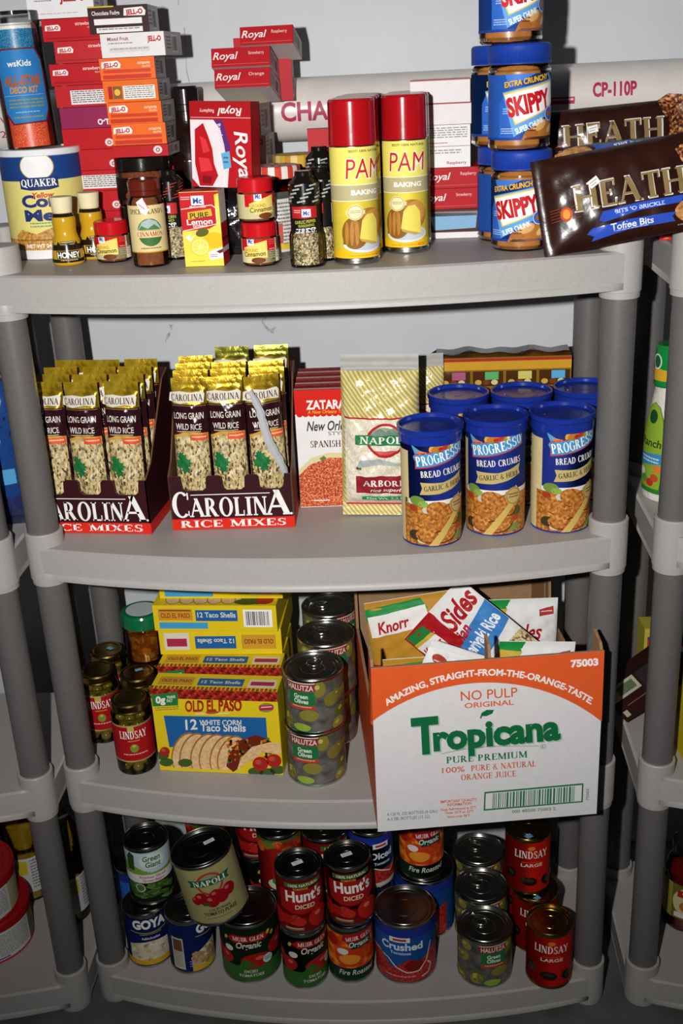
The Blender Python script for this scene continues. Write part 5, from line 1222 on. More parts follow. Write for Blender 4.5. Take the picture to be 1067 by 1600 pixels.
def taco_flat(flip):
    w, d, h = .194, .146, .044
    A = Art(); A.raw(-w/2, w/2, 0, h, '#dfc41e', 0)
    if flip:
        A.raw(-w/2+.008, -w/2+.048, .008, h-.006, '#d8d2c4', 1); A.raw(-w/2+.012, -w/2+.044, .014, h-.016, '#a82a4a', 2); A.raw(-.04, .025, .01, h-.012, '#1f5f9c', 1); A.text('12 Taco Shells', -.007, -.027, .008, '#dcd8c8', 2, w=.058, rot=180); A.raw(.034, .088, .009, h-.01, '#c8962c', 1); A.text('OLD EL PASO', .061, -.026, .008, '#8a2418', 2, w=.046, rot=180, bold=.02)
    else:
        A.raw(-w/2+.008, -w/2+.062, .018, h-.006, '#c8962c', 1); A.raw(-w/2+.01, -w/2+.06, .034, h-.008, '#8a2418', 2); A.text('OLD EL PASO', -w/2+.035, -.0225, .0085, '#a02a1a', 2, w=.046, bold=.02); A.raw(-.03, .036, .017, h-.008, '#1f5f9c', 1); A.text('12 Taco Shells', .003, -.0235, .009, '#dcd8c8', 2, w=.06); A.raw(-w/2+.008, -.012, .0035, .0145, '#3f9ccc', 1); A.barcode(.045, -.037, .09, -.007, seed=6)
    T = Art(); T.raw(-w/2, w/2, -d/2, d/2, '#dfc41e', 0); T.raw(-w/2+.02, w/2-.02, -d/2+.05, d/2-.03, '#1f5f9c', 1)
    for i in range(6): T.ell(-w/2+.03+i*.022, .05, .014, .02, '#a87840', 2+2*i); T.ell(-w/2+.03+i*.022, .05, .012, .018, 'taco_shell', 3+2*i)
    T.ell(.065, .05, .026, .02, '#7a2a16', 16); T.ell(.05, .062, .02, .01, '#3f5a26', 17); T.ell(.078, .058, .013, .012, '#a8221c', 18)
    return carton('taco_box', w, d, h, '#dfc41e', A, T, None, {'R': '#e0c828'})
bz = D3+.1470
f1 = taco_flat(True); put(f1, (-.1775, .1735, bz), R(-1), 'lowest of the three lying taco boxes, its logos upside down', 'box', 'yellow taco shell boxes'); bz += .0452
f2 = taco_flat(False); put(f2, (-.179, .1665, bz), R(-2.5), 'middle of the three lying taco boxes, with barcode and blue strip', 'box', 'yellow taco shell boxes'); bz += .0452
o = f2.copy(); col.objects.link(o); put(o, (-.171, .188, bz), R(-2), 'topmost of the three lying taco boxes, cut off by the shelf above', 'box', 'yellow taco shell boxes')
# --- printed olive cans
def olive_can():
    t = thing('olive_can', '', 'can', (0, 0, 0), 0, 'printed green olive cans')
    r, h = .0452, .0912
    can_body(t, r, h, 'steel'); can_lid(t, r, h, 'steel', True)
    A = Art(318, 1137, .000304, .000321); b = r*.982+.0002
    noisy('olive_print', 60, [(.3, '#3c3c38'), (.5, '#55534e'), (.7, '#6a6862')], .3, detail=2) if 'olive_print' not in MATS else None
    rnd = random.Random(8)
    for i in range(26):
        cx = 318+rnd.uniform(-460, 460); cy = rnd.uniform(875, 1110)
        if abs(cx-278) < 95 and cy < 1010: continue
        A.ell(cx, cy, rnd.uniform(34, 48), rnd.uniform(26, 34), ('#6e6a2a', '#857c34', '#5c5c24')[i % 3], 1, rot=rnd.uniform(-40, 40)); A.ell(cx-8, cy-8, 14, 8, '#b0a658', 2, rot=-20)
    A.ell(275, 1102, 46, 20, '#8fa83c', 3); A.ell(370, 900, 34, 42, '#7c762e', 3); A.ell(362, 890, 12, 12, '#b8ae60', 4); A.ell(315, 1036, 48, 30, '#827a32', 3); A.ell(430, 965, 38, 36, '#77702c', 3)
    A.poly([(198, 868), (358, 866), (350, 912), (208, 914)], '#8a2a28', 4); A.poly([(203, 868), (353, 866), (352, 872), (204, 873)], '#cfc4b4', 5); A.text('HALUTZA', 278, 906, 28, '#d8d0c4', 5, w=132, bold=.02)
    A.rect(212, 914, 348, 985, '#1f6a3a', 4); A.text('Green', 280, 948, 23, '#d4dccc', 5, w=72, bold=.03); A.text('Olives', 280, 974, 23, '#d4dccc', 5, w=74, bold=.03)
    A.poly([(216, 985), (346, 985), (352, 1004), (212, 1006)], '#b83a2c', 4); A.small(232, 989, 330, 999, 1, '#e0b8a4', 5); A.rect(230, 1120, 350, 1136, '#2c7a44', 3)
    can_label(t, r, .004, h-.004, A, 'olive_print'); return t
oc = olive_can(); k = 0
for x, y, nm in ((-.0275, .0, 'front'), (-.0155, .1, 'middle'), (-.0165, .1965, 'rear')):
    for lvl in (0, 1):
        lab = '%s green olive can of the %s stack on the third shelf' % (('lower', 'upper')[lvl], nm)
        a = turn(x, y, (-8, -12, 24, 30, 50, 60)[k])
        if k == 0: put(oc, (x, y, D3), a, lab, 'can')
        else: again(oc, (x+.003*lvl, y, D3+lvl*.0918), a, lab)
        k += 1
# --- juice carton box
bw, bd, bh, th = .311, .31, .2625, .004
ang = atan2(.038, .309)
cx_, cy_f = (.0685+.377)/2, (-.149-.111)/2
bxx, byy = cx_-sin(ang)*bd/2, cy_f+cos(ang)*bd/2
t = thing('juice_carton_box', 'open white and orange juice shipping box overhanging the third shelf, full of rice pouches', 'box', (bxx, byy, D3), ang)
Fq = [(97, 1092), (985, 1022), (992, 345), (45, 412)]
A = Art().quad(Fq, bw, bh)
A.raw(-bw/2, bw/2, 0, bh, '#d8d6d6', 0)
pts = [(45, 412), (992, 345), (992, 637)]
R_, CX, CY = 753, 520, 1226
pts += [(CX+R_*sin(a), CY-R_*cos(a)) for a in [R(38.5-77*i/24) for i in range(25)]]+[(62, 650)]
A.poly(pts, '#dc5a2a', 1)
A.text('AMAZING, STRAIGHT-FROM-THE-ORANGE-TASTE.', 530, 440, 27, '#ece4e0', 2, w=880, bold=.035, bend=(530, 1200, 757))
A.text('75003', 858, 411, 29, '#efe8e6', 2, w=112, al='L', bold=.05, rot=4)
A.text('NO PULP', 416, 548, 41, '#d65a30', 2, w=230, al='L', rot=4, bold=.005); A.text('ORIGINAL', 432, 579, 22, '#d9683e', 2, w=200, al='L', rot=4)
for dx_, k_, l_ in ((6, '#a9b8ac', 2), (0, '#15663c', 3)): A.text('T', 226+dx_, 766+dx_*.8, 148, k_, l_, w=112, al='L', bold=.045, rot=5); A.text('ropicana', 312+dx_, 752+dx_*.8, 106, k_, l_, w=518, al='L', bold=.045, rot=5)
A.poly([(496, 618), (502, 598), (522, 586), (552, 586), (545, 602), (522, 612), (505, 612), (500, 624)], '#15663c', 3)
A.line([(345, 768), (430, 750), (540, 738), (740, 738)], 3, '#8aa492', 2); A.ring(757, 740, 11, 10, 2, '#4f8466', 2); A.text('R', 757, 745, 10, '#4f8466', 2)
A.text('PURE PREMIUM', 366, 808, 27, '#2f7450', 2, w=330, al='L', serif=True, rot=4)
A.text('100%', 350, 849, 24, '#d0684a', 2, w=92, al='L', rot=4, bold=.01); A.text('PURE & NATURAL', 468, 841, 24, '#d0684a', 2, w=264, al='L', serif=True, rot=4); A.text('ORANGE JUICE', 428, 879, 24, '#d0684a', 2, w=225, al='L', serif=True, rot=4)
A.poly([(525, 928), (927, 894), (927, 973), (525, 1006)], '#1f6e46', 2); A.poly([(531, 934), (921, 901), (921, 968), (531, 999)], '#dcdad8', 3)
rnd = random.Random(2); xx = 560
while xx < 890:
    wd_ = rnd.choice((3, 3, 5, 8)); y0 = 934-(xx-531)*.0846; y1 = 999-(xx-531)*.0795; A.poly([(xx, y0+2), (xx+wd_, y0+2), (xx+wd_, y1-1), (xx, y1-1)], '#2f7450', 4); xx += wd_+rnd.choice((3, 4, 6))
A.text('000 48500 75003 2', 640, 1017, 13, '#6e8a78', 2, w=178, al='L', rot=4); A.text('75003', 950, 965, 11, '#6e8a78', 2, w=48, al='L', rot=90)
A.text('4-128 FL OZ BOTTLES (4 GAL)', 132, 1026, 13, '#7a8f82', 2, w=205, al='L', rot=4); A.text('4-3.78L BOTTLES (15.1L)', 134, 1046, 13, '#7a8f82', 2, w=172, al='L', rot=4)
A.text('IMPORTANT QUALITY', 348, 974, 12, '#d2603c', 2, w=148, al='L', rot=4); A.text('INFORMATION', 376, 987, 12, '#d2603c', 2, w=98, al='L', rot=4); A.text('Keep Refrigerated at 32\u00b0F', 352, 1006, 11, '#d2603c', 2, w=142, al='L', rot=4); A.text('Thaw: 36\u00b0F or 32\u00b0F', 366, 1020, 11, '#d2603c', 2, w=118, al='L', rot=4); A.text('Store over 36\u00b0F', 378, 1036, 11, '#d2603c', 2, w=92, al='L', rot=4)
g = Geo()
g.box(-bw/2, bw/2, -bd/2, -bd/2+th, 0, bh, 'cardboard'); g.box(-bw/2, bw/2, -bd/2, bd/2, 0, th, 'cardboard'); g.box(-bw/2, bw/2, bd/2-th, bd/2, 0, bh, 'cardboard')
for s in (-1, 1):
    pts = [(-bd/2+th, 0), (bd/2-th, 0), (bd/2-th, bh), (bd/2-.02, bh), (bd/2-.03, bh*.66), (-bd/2+.075, bh*.66), (-bd/2+.05, bh*.8), (-bd/2+.04, bh+.012), (-bd/2+.012, bh+.006), (-bd/2+th, bh-.004)]
    x0, x1 = s*bw/2, s*(bw/2-th)
    a = [(x0, y, z) for y, z in pts]; b = [(x1, y, z) for y, z in pts]
    g.face(a if s > 0 else a[::-1], '#dc5a2a' if s < 0 else '#d8d6d6'); g.face(b[::-1] if s > 0 else b, 'cardboard')
    for i in range(len(pts)): j = (i+1) % len(pts); g.face([a[i], a[j], b[j], b[i]], 'cardboard')
g.art(A, frontmap(-bd/2), smooth=False); g.build('carton_body', t)
g = Geo(); g.box(bw/2-.026, bw/2-.006, -.0015, 0, 0, bh-.002, '#6a4c32'); g.build('corner_fold', t).location = (0, bd/2-th-.0002, 0)
g = Geo(); g.box(-.002, .002, -bd/2+th, bd/2-th, 0, bh*.2, 'cardboard')
pts = [(-bd/2+th, bh*.2), (-bd/2+.028, bh*.2), (-bd/2+.028, bh*.8), (-bd/2+.035, bh+.016), (-bd/2+.012, bh+.012), (-bd/2+th, bh-.01)]
for x_, rv in ((-.002, 1), (.002, 0)): q = [(x_, y, z) for y, z in pts]; g.face(q[::-1] if rv else q, 'cardboard')
for i in range(len(pts)): j = (i+1) % len(pts); g.face([(-.002, *pts[j]), (-.002, *pts[i]), (.002, *pts[i]), (.002, *pts[j])], 'cardboard')
g.build('divider', t).location = (.003, 0, th)
# pouches of rice sides
def side_art(w, h, kind):
    A = Art(0, 0, 1, -1)                       # metres, y up
    A.raw(-w/2, w/2, 0, h, '#e2e0de', 1)
    def T(s_, x, y, hh, k, **kw): A.polys += [([(u, -v) for u, v in reversed(p)], c_, l_) for p, c_, l_ in _t(s_, x, y, hh, k, **kw)]
    def _t(s_, x, y, hh, k, **kw):
        q = Art(); q.text(s_, x, y, hh, k, kw.pop('lay', 4), **kw); return [([(u, -v) for u, v in reversed(p)], c_, l_) for p, c_, l_ in q.polys]
    B = Art()
    top = h
    if kind == 'sides':
        B.polys = []
        B.poly([(-w/2, -h), (-.006, -h), (.0, -(h-.078)), (-w/2, -(h-.07))], '#a8161c', 2)
        B.poly([(-w/2+.002, -(h-.002)), (-.03, -(h-.006)), (-.026, -(h-.024)), (-w/2+.004, -(h-.02))], '#1f7a34', 3); B.poly([(-w/2+.003, -(h-.018)), (-.027, -(h-.022)), (-.024, -(h-.028)), (-w/2+.003, -(h-.024))], '#c8a83c', 4); B.poly([(-w/2+.003, -(h-.024)), (-.024, -(h-.028)), (-.022, -(h-.052)), (-.03, -(h-.056)), (-w/2+.005, -(h-.05))], '#e6e2de', 4)
        B.text('Knorr', -w/2+.023, -(h-.047), .015, '#b01c20', 5, w=.036, shear=.25, bold=.03)
        B.text('Asian', -.002, -(h-.066), .018, '#a8161c', 4, w=.046, al='C', shear=.3, bold=.03, rot=10); B.text('Sides', .03, -(h-.043), .032, '#a8161c', 4, w=.066, al='C', shear=.3, bold=.03, rot=6)
        B.poly([(-.022, -(h-.074)), (.0, -(h-.06)), (w/2, -(h-.048)), (w/2, -(h-.094)), (-.022, -(h-.112))], '#3a7cc0', 3); B.text('Teriyaki Rice', .021, -(h-.088), .02, '#e6ecf2', 4, w=.08, bold=.03, rot=8)
        B.raw(-w/2, w/2, 0, h-.115, 'rice_grain', 2)
    elif kind == 'white':
        B.ell(-.03, -(h-.024), .013, .0075, '#a83a32', 3, rot=20); B.small(-.039, -(h-.026), -.021, -(h-.022), 1, '#e4c8c0', 4)
        B.text('Sides', .012, -(h-.05), .026, '#a8161c', 4, w=.062, shear=.3, bold=.02); B.text('Asian', -.012, -(h-.082), .018, '#a8161c', 4, w=.05, shear=.3, bold=.02); B.raw(-w/2, w/2, 0, h-.1, '#2f5fae', 3)
    elif kind == 'plain':
        B.poly([(w/2-.034, -(h-.016)), (w/2-.008, -(h-.012)), (w/2-.008, -(h-.024)), (w/2-.034, -(h-.026))], '#a83a32', 3); B.small(w/2-.031, -(h-.018), w/2-.011, -(h-.022), 1, '#e4c8c0', 4)
        B.text('Sides', .005, -(h-.062), .026, '#a8161c', 4, w=.062, shear=.3, bold=.02)
        B.poly([(-w/2, -h), (-w/2+.045, -h), (-w/2+.03, -(h-.03)), (-w/2, -(h-.04))], '#1f8a3c', 3); B.poly([(-w/2, -(h-.012)), (-w/2+.04, -(h-.014)), (-w/2+.03, -(h-.026)), (-w/2, -(h-.03))], '#c8a83c', 4)
        B.poly([(-w/2, -(h-.05)), (-w/2+.03, -(h-.05)), (-w/2+.02, -(h-.15)), (-w/2, -(h-.15))], '#b02024', 3); B.raw(-w/2, w/2, 0, h-.09, '#2f6fae', 3)
    else:
        B.raw(-w/2, w/2, h-.13, h, '#b9862a', 2); B.poly([(-w/2, -(h-.01)), (.02, -(h-.004)), (.03, -(h-.02)), (-w/2, -(h-.03))], '#1f8a3c', 3); B.poly([(-w/2+.002, -(h-.022)), (.026, -(h-.014)), (.03, -(h-.045)), (-w/2+.004, -(h-.055))], '#e6e2de', 4)
        B.text('Knorr', -w/2+.04, -(h-.046), .018, '#b01c20', 5, w=.05, shear=.25, bold=.03, rot=8); B.raw(-w/2, w/2, 0, h-.1, '#a8161c', 3)
    A.polys += B.polys; return A
def side(kind, seed, w=.13, h=.19): return pillow(w, h, .022, '#e2e0de:gloss', '#e0dedc:gloss', side_art(w, h, kind), seed=seed, wr=.002, seal_h=.012, n=(30, 42), backkey='silver_foil').build('rice_side_pouch')
ps, pp, pk_ = side('sides', 21), side('plain', 22), side('knorr', 23)
GS = 'rice side dish pouches in the juice box'
put(ps, (.296, .03, D3+.122), (R(-8), R(-50), 0), 'white and blue rice side pouch sticking up highest, lettering running up to the right', 'pouch', GS)
put(pk_, (.139, .062, D3+.064), (R(-6), R(-7), R(4)), 'gold and green topped rice side pouch at the left wall of the juice box', 'pouch', GS)
o = pk_.copy(); col.objects.link(o); put(o, (.1455, -.03, D3+.014), (R(-4), R(0), R(6)), 'red rice side pouch low at the left, in front of the gold topped one', 'pouch', GS)
p4 = side('white', 27, .1, .12); put(p4, (.149, -.074, D3+.128), (R(-5), R(24), R(7)), 'white rice side pouch lying across the front left of the juice box', 'pouch', GS)
for q_, x_, y_, z_, sw, rz_, lab in ((pp, .2835, .085, .046, 2, 6, 'white rice side pouch rearmost on the right of the juice box'), (None, .2875, -.012, .026, 5, 6, 'white rice side pouch in the middle on the right of the juice box'), (None, .2905, -.058, .008, 3, 8, 'white rice side pouch foremost on the right, next to the divider')):
    o = q_ or pp.copy()
    if not q_: col.objects.link(o)
    put(o, (x_, y_, D3+z_), (R(-4), R(sw), R(rz_)), lab, 'pouch', GS); o.scale = (.86, 1, 1)
# ================================================================== BOTTOM SHELF
r15, h15 = .0375, .112
def tin(name_label, r, h, base, art, v0=.006, body='steel', lidk='dark_lid', pull=False, group=None, cat='can'):
    t = thing('food_can', name_label, cat, (0, 0, 0), 0, group)
    can_body(t, r, h, body); can_lid(t, r, h, lidk, pull)
    A = Art(); art(A, r*.982); can_label(t, r, v0, h-v0, A, base); return t
# all artwork below in metres, y up from the can's foot (Art y is down, so heights enter negated)
def U(A, s, x, y, h, k, lay=4, **kw): A.text(s, x, -y, h, k, lay, **kw)
def E_(A, x, y, rx, ry, k, lay=2, rot=0): A.ell(x, -y, rx, ry, k, lay, rot=rot)
def Pg(A, pts, k, lay=2): A.poly([(x, -y) for x, y in pts], k, lay)
def goya_art(A, b):
    A.raw(-pi*b, pi*b, .006, .102, '#1b2f72', 0); A.raw(-pi*b, pi*b, .006, .016, '#d8a81c', 1)
    Pg(A, [(-.04, .016), (.04, .016), (.04, .047), (.02, .053), (0, .055), (-.02, .053), (-.04, .047)], 'beans', 2)
    rnd = random.Random(3)
    for i in range(46): E_(A, rnd.uniform(-.036, .036), rnd.uniform(.019, .047), .0055, .0038, ('#d9cdb0', '#e6dcc4', '#c8b994')[i % 3], 3, rnd.uniform(-60, 60))
    U(A, 'GOYA', 0, .082, .0175, '#e8e6e4', 3, w=.058, bold=.05)
    A.line([(-.034, -.0765), (-.017, -.0735), (0, -.0725), (.017, -.0735), (.034, -.0765)], .0012, '#c8a43a', 3); A.small(-.018, -.0705, .018, -.0675, 1, '#b0a048', 3); U(A, 'habichuelas', 0, .0595, .0048, '#d8dce8', 3, w=.03)
goya = tin('', .0382, .108, '#1b2f72', goya_art, group='blue bean cans')
GB_ = 'cans on the bottom shelf'
x, y = -.3355, .0285; put(goya, (x, y, D4), turn(x, y, 4), 'blue white-bean can in the left front corner, under the green bean can', 'can')
x2, y2 = -.2605, .014
def goya2_art(A, b):
    A.raw(-pi*b, pi*b, .006, .102, '#1b2f72', 0); A.raw(.0, .05, .006, .016, '#d8a81c', 1)
    Pg(A, [(.0, .016), (.05, .016), (.05, .055), (.03, .053), (.012, .045), (.0, .034)], 'beans', 2); rnd = random.Random(5)
    for i in range(34): E_(A, rnd.uniform(.004, .045), rnd.uniform(.019, .042), .0055, .0038, ('#b08f5c', '#c8a874', '#9c7a48')[i % 3], 3, rnd.uniform(-60, 60))
    A.raw(-.034, -.012, .01, .075, '#c8c2b4', 2); A.raw(-.031, -.014, .048, .072, '#6a4a2c', 3); A.small(-.031, -.046, -.014, -.014, 9, '#8a8478', 3)
    U(A, 'GOYA', .012, .082, .0175, '#e8e6e4', 3, w=.058, bold=.05, al='L'); A.line([(.01, -.0765), (.04, -.0735), (.07, -.0765)], .0012, '#c8a43a', 3); A.small(-.004, -.028, .006, -.014, 3, '#8c98c0', 3)
g2 = tin('', .0382, .108, '#1b2f72', goya2_art, group='blue bean cans'); put(g2, (x2, y2, D4), turn(x2, y2, -4), 'blue bean can second from the left, under the tilted tomato puree can', 'can')
def green_art(A, b):
    A.raw(-pi*b, pi*b, .006, .106, '#20301a', 0)
    A.raw(-.06, .06, .06, .106, '#b9cdd6', 1); Pg(A, [(-.06, .06), (.06, .06), (.06, .078), (.03, .068), (0, .066), (-.03, .08), (-.06, .09)], '#7c9a3c', 2); Pg(A, [(-.04, .07), (-.028, .07), (-.026, .1), (-.034, .106), (-.042, .095)], '#2a4a24', 3)
    E_(A, .004, .088, .022, .0145, '#d5dcd4', 3)
    U(A, 'Green', .003, .0895, .0105, '#1d5a34', 4, w=.029, bold=.02, shear=.15); U(A, 'Giant', .005, .0775, .0105, '#1d5a34', 4, w=.026, bold=.02, shear=.15)
    A.raw(-.06, .06, .046, .0625, '#dedcd8', 3); U(A, 'Kitchen Sliced', .002, .0555, .0052, '#b03a48', 4, w=.044); U(A, 'Green Beans', .003, .0485, .0052, '#b03a48', 4, w=.036)
    rnd = random.Random(1)
    for i in range(26):
        xx = rnd.uniform(-.045, .045); yy = rnd.uniform(.01, .042); E_(A, xx, yy, .013, .0032, ('#43602a', '#5a7a38', '#33501f')[i % 3], 2, rnd.uniform(-5, 40))
    A.ring(-.021, -.036, .0085, .0085, .0016, '#c8ccb8', 4); E_(A, -.021, .036, .0066, .0066, '#5a6a3c', 3)
gg = tin('', r15, .113, '#20301a', green_art, lidk='dark_lid'); x, y = -.3265, .054; put(gg, (x, y, D4+.1084), turn(x, y, 2), 'green bean can with pale blue top stacked on the left blue bean can', 'can')
# tilted tomato puree can
def puree_art(A, b):
    A.raw(-pi*b, pi*b, .006, .112, '#cdc58a', 0)
    A.ring(0, -.082, .022, .0215, .004, '#a8382c', 2); E_(A, 0, .089, .016, .01, '#8a8a6a', 1); Pg(A, [(-.034, .079), (.034, .079), (.031, .085), (.036, .092), (-.036, .092), (-.031, .085)], '#1c5a3a', 3); U(A, 'NAPOLI', 0, .0805, .0095, '#e6e2d6', 4, w=.053, serif=True)
    for i, (xx, yy, rr) in enumerate(((-.03, .052, .008), (-.02, .057, .011), (-.004, .05, .012), (.012, .054, .012), (.026, .06, .011), (.004, .06, .01))): E_(A, xx, yy, rr, rr*1.05, '#8c1018', 2+2*i); E_(A, xx-.003, yy+.004, rr*.35, rr*.3, '#c85458', 3+2*i)
    E_(A, -.014, .046, .006, .003, '#3a4a20', 14)
    U(A, 'CALIFORNIA', .004, .03, .005, '#3c3424', 3, w=.036, bold=.02); U(A, 'TOMATO PUREE', .004, .0215, .0068, '#3c3424', 3, w=.056, bold=.03); A.small(-.02, -.0165, .022, -.0135, 1, '#6c6448', 3)
np_ = tin('', .0505, .118, '#cdc58a', puree_art, lidk='dark_lid'); put(np_, (-.2035, .0, D4+.1268), (R(-2), R(-9), turn(-.21, 0, 3)), 'large cream tomato puree can lying askew on top of two other cans', 'can'); sticker(np_, .014, .012, .1138, .018, .009, 14)
# organic tomatoes
def muir_art(w):
    def f(A, b, hh=.118):
        A.raw(-pi*b, pi*b, .006, hh-.006, '#1c3018', 0)
        A.raw(-pi*b, pi*b, .006, .036, '#2f6426', 1)
        for i, (xx, yy, rx, ry) in enumerate(((.01, .046, .026, .0145), (-.045, .05, .016, .014), (.05, .062, .018, .015), (.062, .075, .012, .01), (-.066, .06, .014, .014))): E_(A, xx, yy, rx, ry, '#a51a14', 2); E_(A, xx+rx*.25, yy+ry*.3, rx*.3, ry*.25, '#d2604a', 3)
        Pg(A, [(-.02, .036), (-.008, .052), (.012, .036)], '#2f6426', 3)
        for xx, yy in ((.034, .096), (-.04, .09), (.042, .09)): E_(A, xx, yy, .003, .0045, '#c8b02c', 3, 30)
        Pg(A, [(-.037, .092), (-.026, .1), (0, .098), (.026, .1), (.037, .091), (.026, .084), (0, .086), (-.026, .084)], '#a3181c', 3); U(A, 'MUIR GLEN', 0, .0885, .0078, '#e2d8d0', 4, w=.052, serif=True)
        U(A, 'Organic', .0, .0735, .0125, '#dcd8d0', 4, w=.042, shear=.25, bold=.02)
        E_(A, .03, .044, .0088, .0088, '#c8d4cc', 4); A.small(.024, -.048, .036, -.04, 2, '#2c7a72', 5); E_(A, -.035, .07, .008, .006, '#d8d6cc', 4)
        U(A, 'DICED', .0, .023, .0055, '#cdd2c0', 4, w=.022); U(A, 'TOMATOES', .0, .0145, .0055, '#cdd2c0', 4, w=.042)
    return f
m1 = tin('', .0492, .118, '#1c3018', muir_art(1), lidk='dark_lid', group='green organic tomato cans'); x, y = -.159, .006; put(m1, (x, y, D4), turn(x, y, -4), 'wide green organic diced tomato can with nothing but the puree can leaning over it', 'can')
m2 = tin('', r15, h15, '#1c3018', lambda A, b: muir_art(1)(A, b, .112), lidk='dark_lid', group='green organic tomato cans'); x, y = -.0665, -.017; put(m2, (x, y, D4), turn(x, y, 24), 'narrow green organic diced tomato can under the left diced tomato can', 'can')
def fire_art(A, b):
    A.raw(-pi*b, pi*b, .006, .106, '#17382c', 0); A.raw(-.06, .06, .032, .1, 'flame_tomato', 1); E_(A, .0, .055, .026, .02, '#c23a14', 2); E_(A, .0, .05, .018, .01, '#e08a2a', 3); E_(A, -.03, .085, .012, .012, '#a52010', 2)
    Pg(A, [(-.008, .102), (.04, .104), (.04, .09), (-.002, .082), (-.012, .09)], '#a3181c', 3); U(A, 'MUIR GLEN', .018, .089, .0078, '#e2d8d0', 4, w=.046, serif=True, rot=4); Pg(A, [(-.004, .084), (.04, .09), (.04, .074), (.004, .07)], '#1c3a2a', 3); U(A, 'Organic', .018, .076, .0105, '#dcd8d0', 4, w=.036, shear=.25, rot=4)
    E_(A, -.011, .066, .0095, .0065, '#dcd8cc', 4); U(A, 'Fire Roasted', .012, .018, .0105, '#d8d4c4', 3, w=.062, shear=.25, bold=.01)
fr = tin('', r15, h15, '#17382c', fire_art, lidk='dark_lid', group='fire roasted tomato cans'); x, y = .0085, -.004; put(fr, (x, y, D4), turn(x, y, -4), 'orange glowing fire roasted tomato can under the right diced tomato can', 'can')
def hunts_art(A, b):
    A.raw(-pi*b, pi*b, .006, .106, '#8c1414', 0); A.raw(-pi*b, pi*b, .006, .034, '#6c0e0c', 1)
    A.raw(-.03, .034, .093, .1015, '#3f5f2a', 2); U(A, '100% NATURAL', .002, .0945, .0052, '#d2d8b8', 3, w=.05)
    Pg(A, [(-.04, .052), (-.02, .043), (0, .041), (.03, .048), (.05, .06), (.05, .088), (-.04, .088)], '#9c1616', 2)
    U(A, "Hunt's", .002, .066, .021, '#e6e2dc', 4, w=.062, bold=.03); U(A, 'DICED', .002, .0515, .0085, '#d8cfa8', 4, w=.032, bold=.02); U(A, 'TOMATOES', -.004, .0885, .0036, '#c8a03a', 4, w=.024); Pg(A, [(.021, .089), (.025, .083), (.027, .0895)], '#5a7a2a', 5)
    for i, (xx, yy, rx, ry, k) in enumerate(((.026, .028, .02, .019, '#b01f16'), (-.016, .03, .012, .01, 'tomato_bits'), (-.03, .03, .01, .01, '#a51a14'), (-.008, .026, .01, .008, '#b8281c'), (-.05, .03, .016, .016, '#b01f16'), (.06, .03, .016, .016, '#b01f16'))): E_(A, xx, yy, rx, ry, k, 3+i)
    E_(A, .022, .036, .006, .004, '#d86a54', 9); A.raw(-.034, -.002, .0085, .0145, '#7c5a3a', 3); A.small(-.032, -.0135, -.004, -.0095, 1, '#c8b89a', 4)
hn = tin('', r15, h15, '#8c1414', hunts_art, lidk='dark_lid', group='red diced tomato cans'); x, y = -.067, -.0165; put(hn, (x, y, D4+.1124), turn(x, y, 8), 'red diced tomato can stacked in front on the left, upright, white price sticker', 'can'); sticker(hn, 0, .004, .1079, .018, .009, 14)
h2 = copy_tree(hn); x, y = .0145, -.0015; h2.location = (x, y, D4+.1145); h2.rotation_euler = (R(-1.5), R(-2.2), turn(x, y, 6)); h2['label'] = 'red diced tomato can stacked in front on the right, leaning a little'
def crushed_art(A, b):
    A.raw(-pi*b, pi*b, .006, .112, '#2a6ec2', 0); A.raw(-pi*b, pi*b, .094, .112, '#1d2f86', 1)
    Pg(A, [(-.07, .006), (.07, .006), (.07, .07), (.045, .056), (.03, .044), (.008, .052), (-.018, .032), (-.045, .06), (-.07, .05)], 'tomato_bits', 2)
    A.line([(-.07, -.052), (-.046, -.058), (-.025, -.05), (-.012, -.035), (.006, -.025), (.026, -.026), (.04, -.042), (.05, -.075)], .0024, '#d9c4bc', 4); A.line([(.03, -.012), (.044, -.014), (.05, -.028), (.042, -.038)], .0026, '#d9c4bc', 4); E_(A, .018, .038, .016, .011, '#7c1614', 3)
    A.raw(-.022, .012, .0865, .096, '#dcdad8', 3); A.raw(-.016, .006, .089, .0935, '#b0282c', 4)
    U(A, 'Crushed', -.002, .071, .0145, '#d2dcea', 5, w=.07, bold=.03); U(A, 'Tomatoes', -.004, .062, .006, '#c2d0e4', 5, w=.034)
    Pg(A, [(-.05, .05), (-.035, .054), (-.03, .044), (-.045, .04)], '#b0402c', 5); Pg(A, [(-.046, .055), (-.038, .058), (-.034, .053)], '#5a7a34', 6); A.small(-.03, -.0175, .02, -.0135, 1, '#d8a8a0', 5)
cru = tin('', .0505, .118, '#2a6ec2', crushed_art, lidk='dark_lid', group='blue crushed tomato cans'); x, y = .099, .007; put(cru, (x, y, D4), turn(x, y, -6), 'wide blue crushed tomato can standing in front with a dark lid', 'can')
again(cru, (.132, .1075, D4), turn(.13, .11, -34), 'wide blue crushed tomato can behind the front one, supporting a fire roasted can')
c_ = copy_tree(fr); c_.location = (.1285, .1, D4+.1184); c_.rotation_euler = (0, 0, turn(.13, .1, -6)); c_['label'] = 'fire roasted tomato can up on a blue can, partly hidden by the juice box'
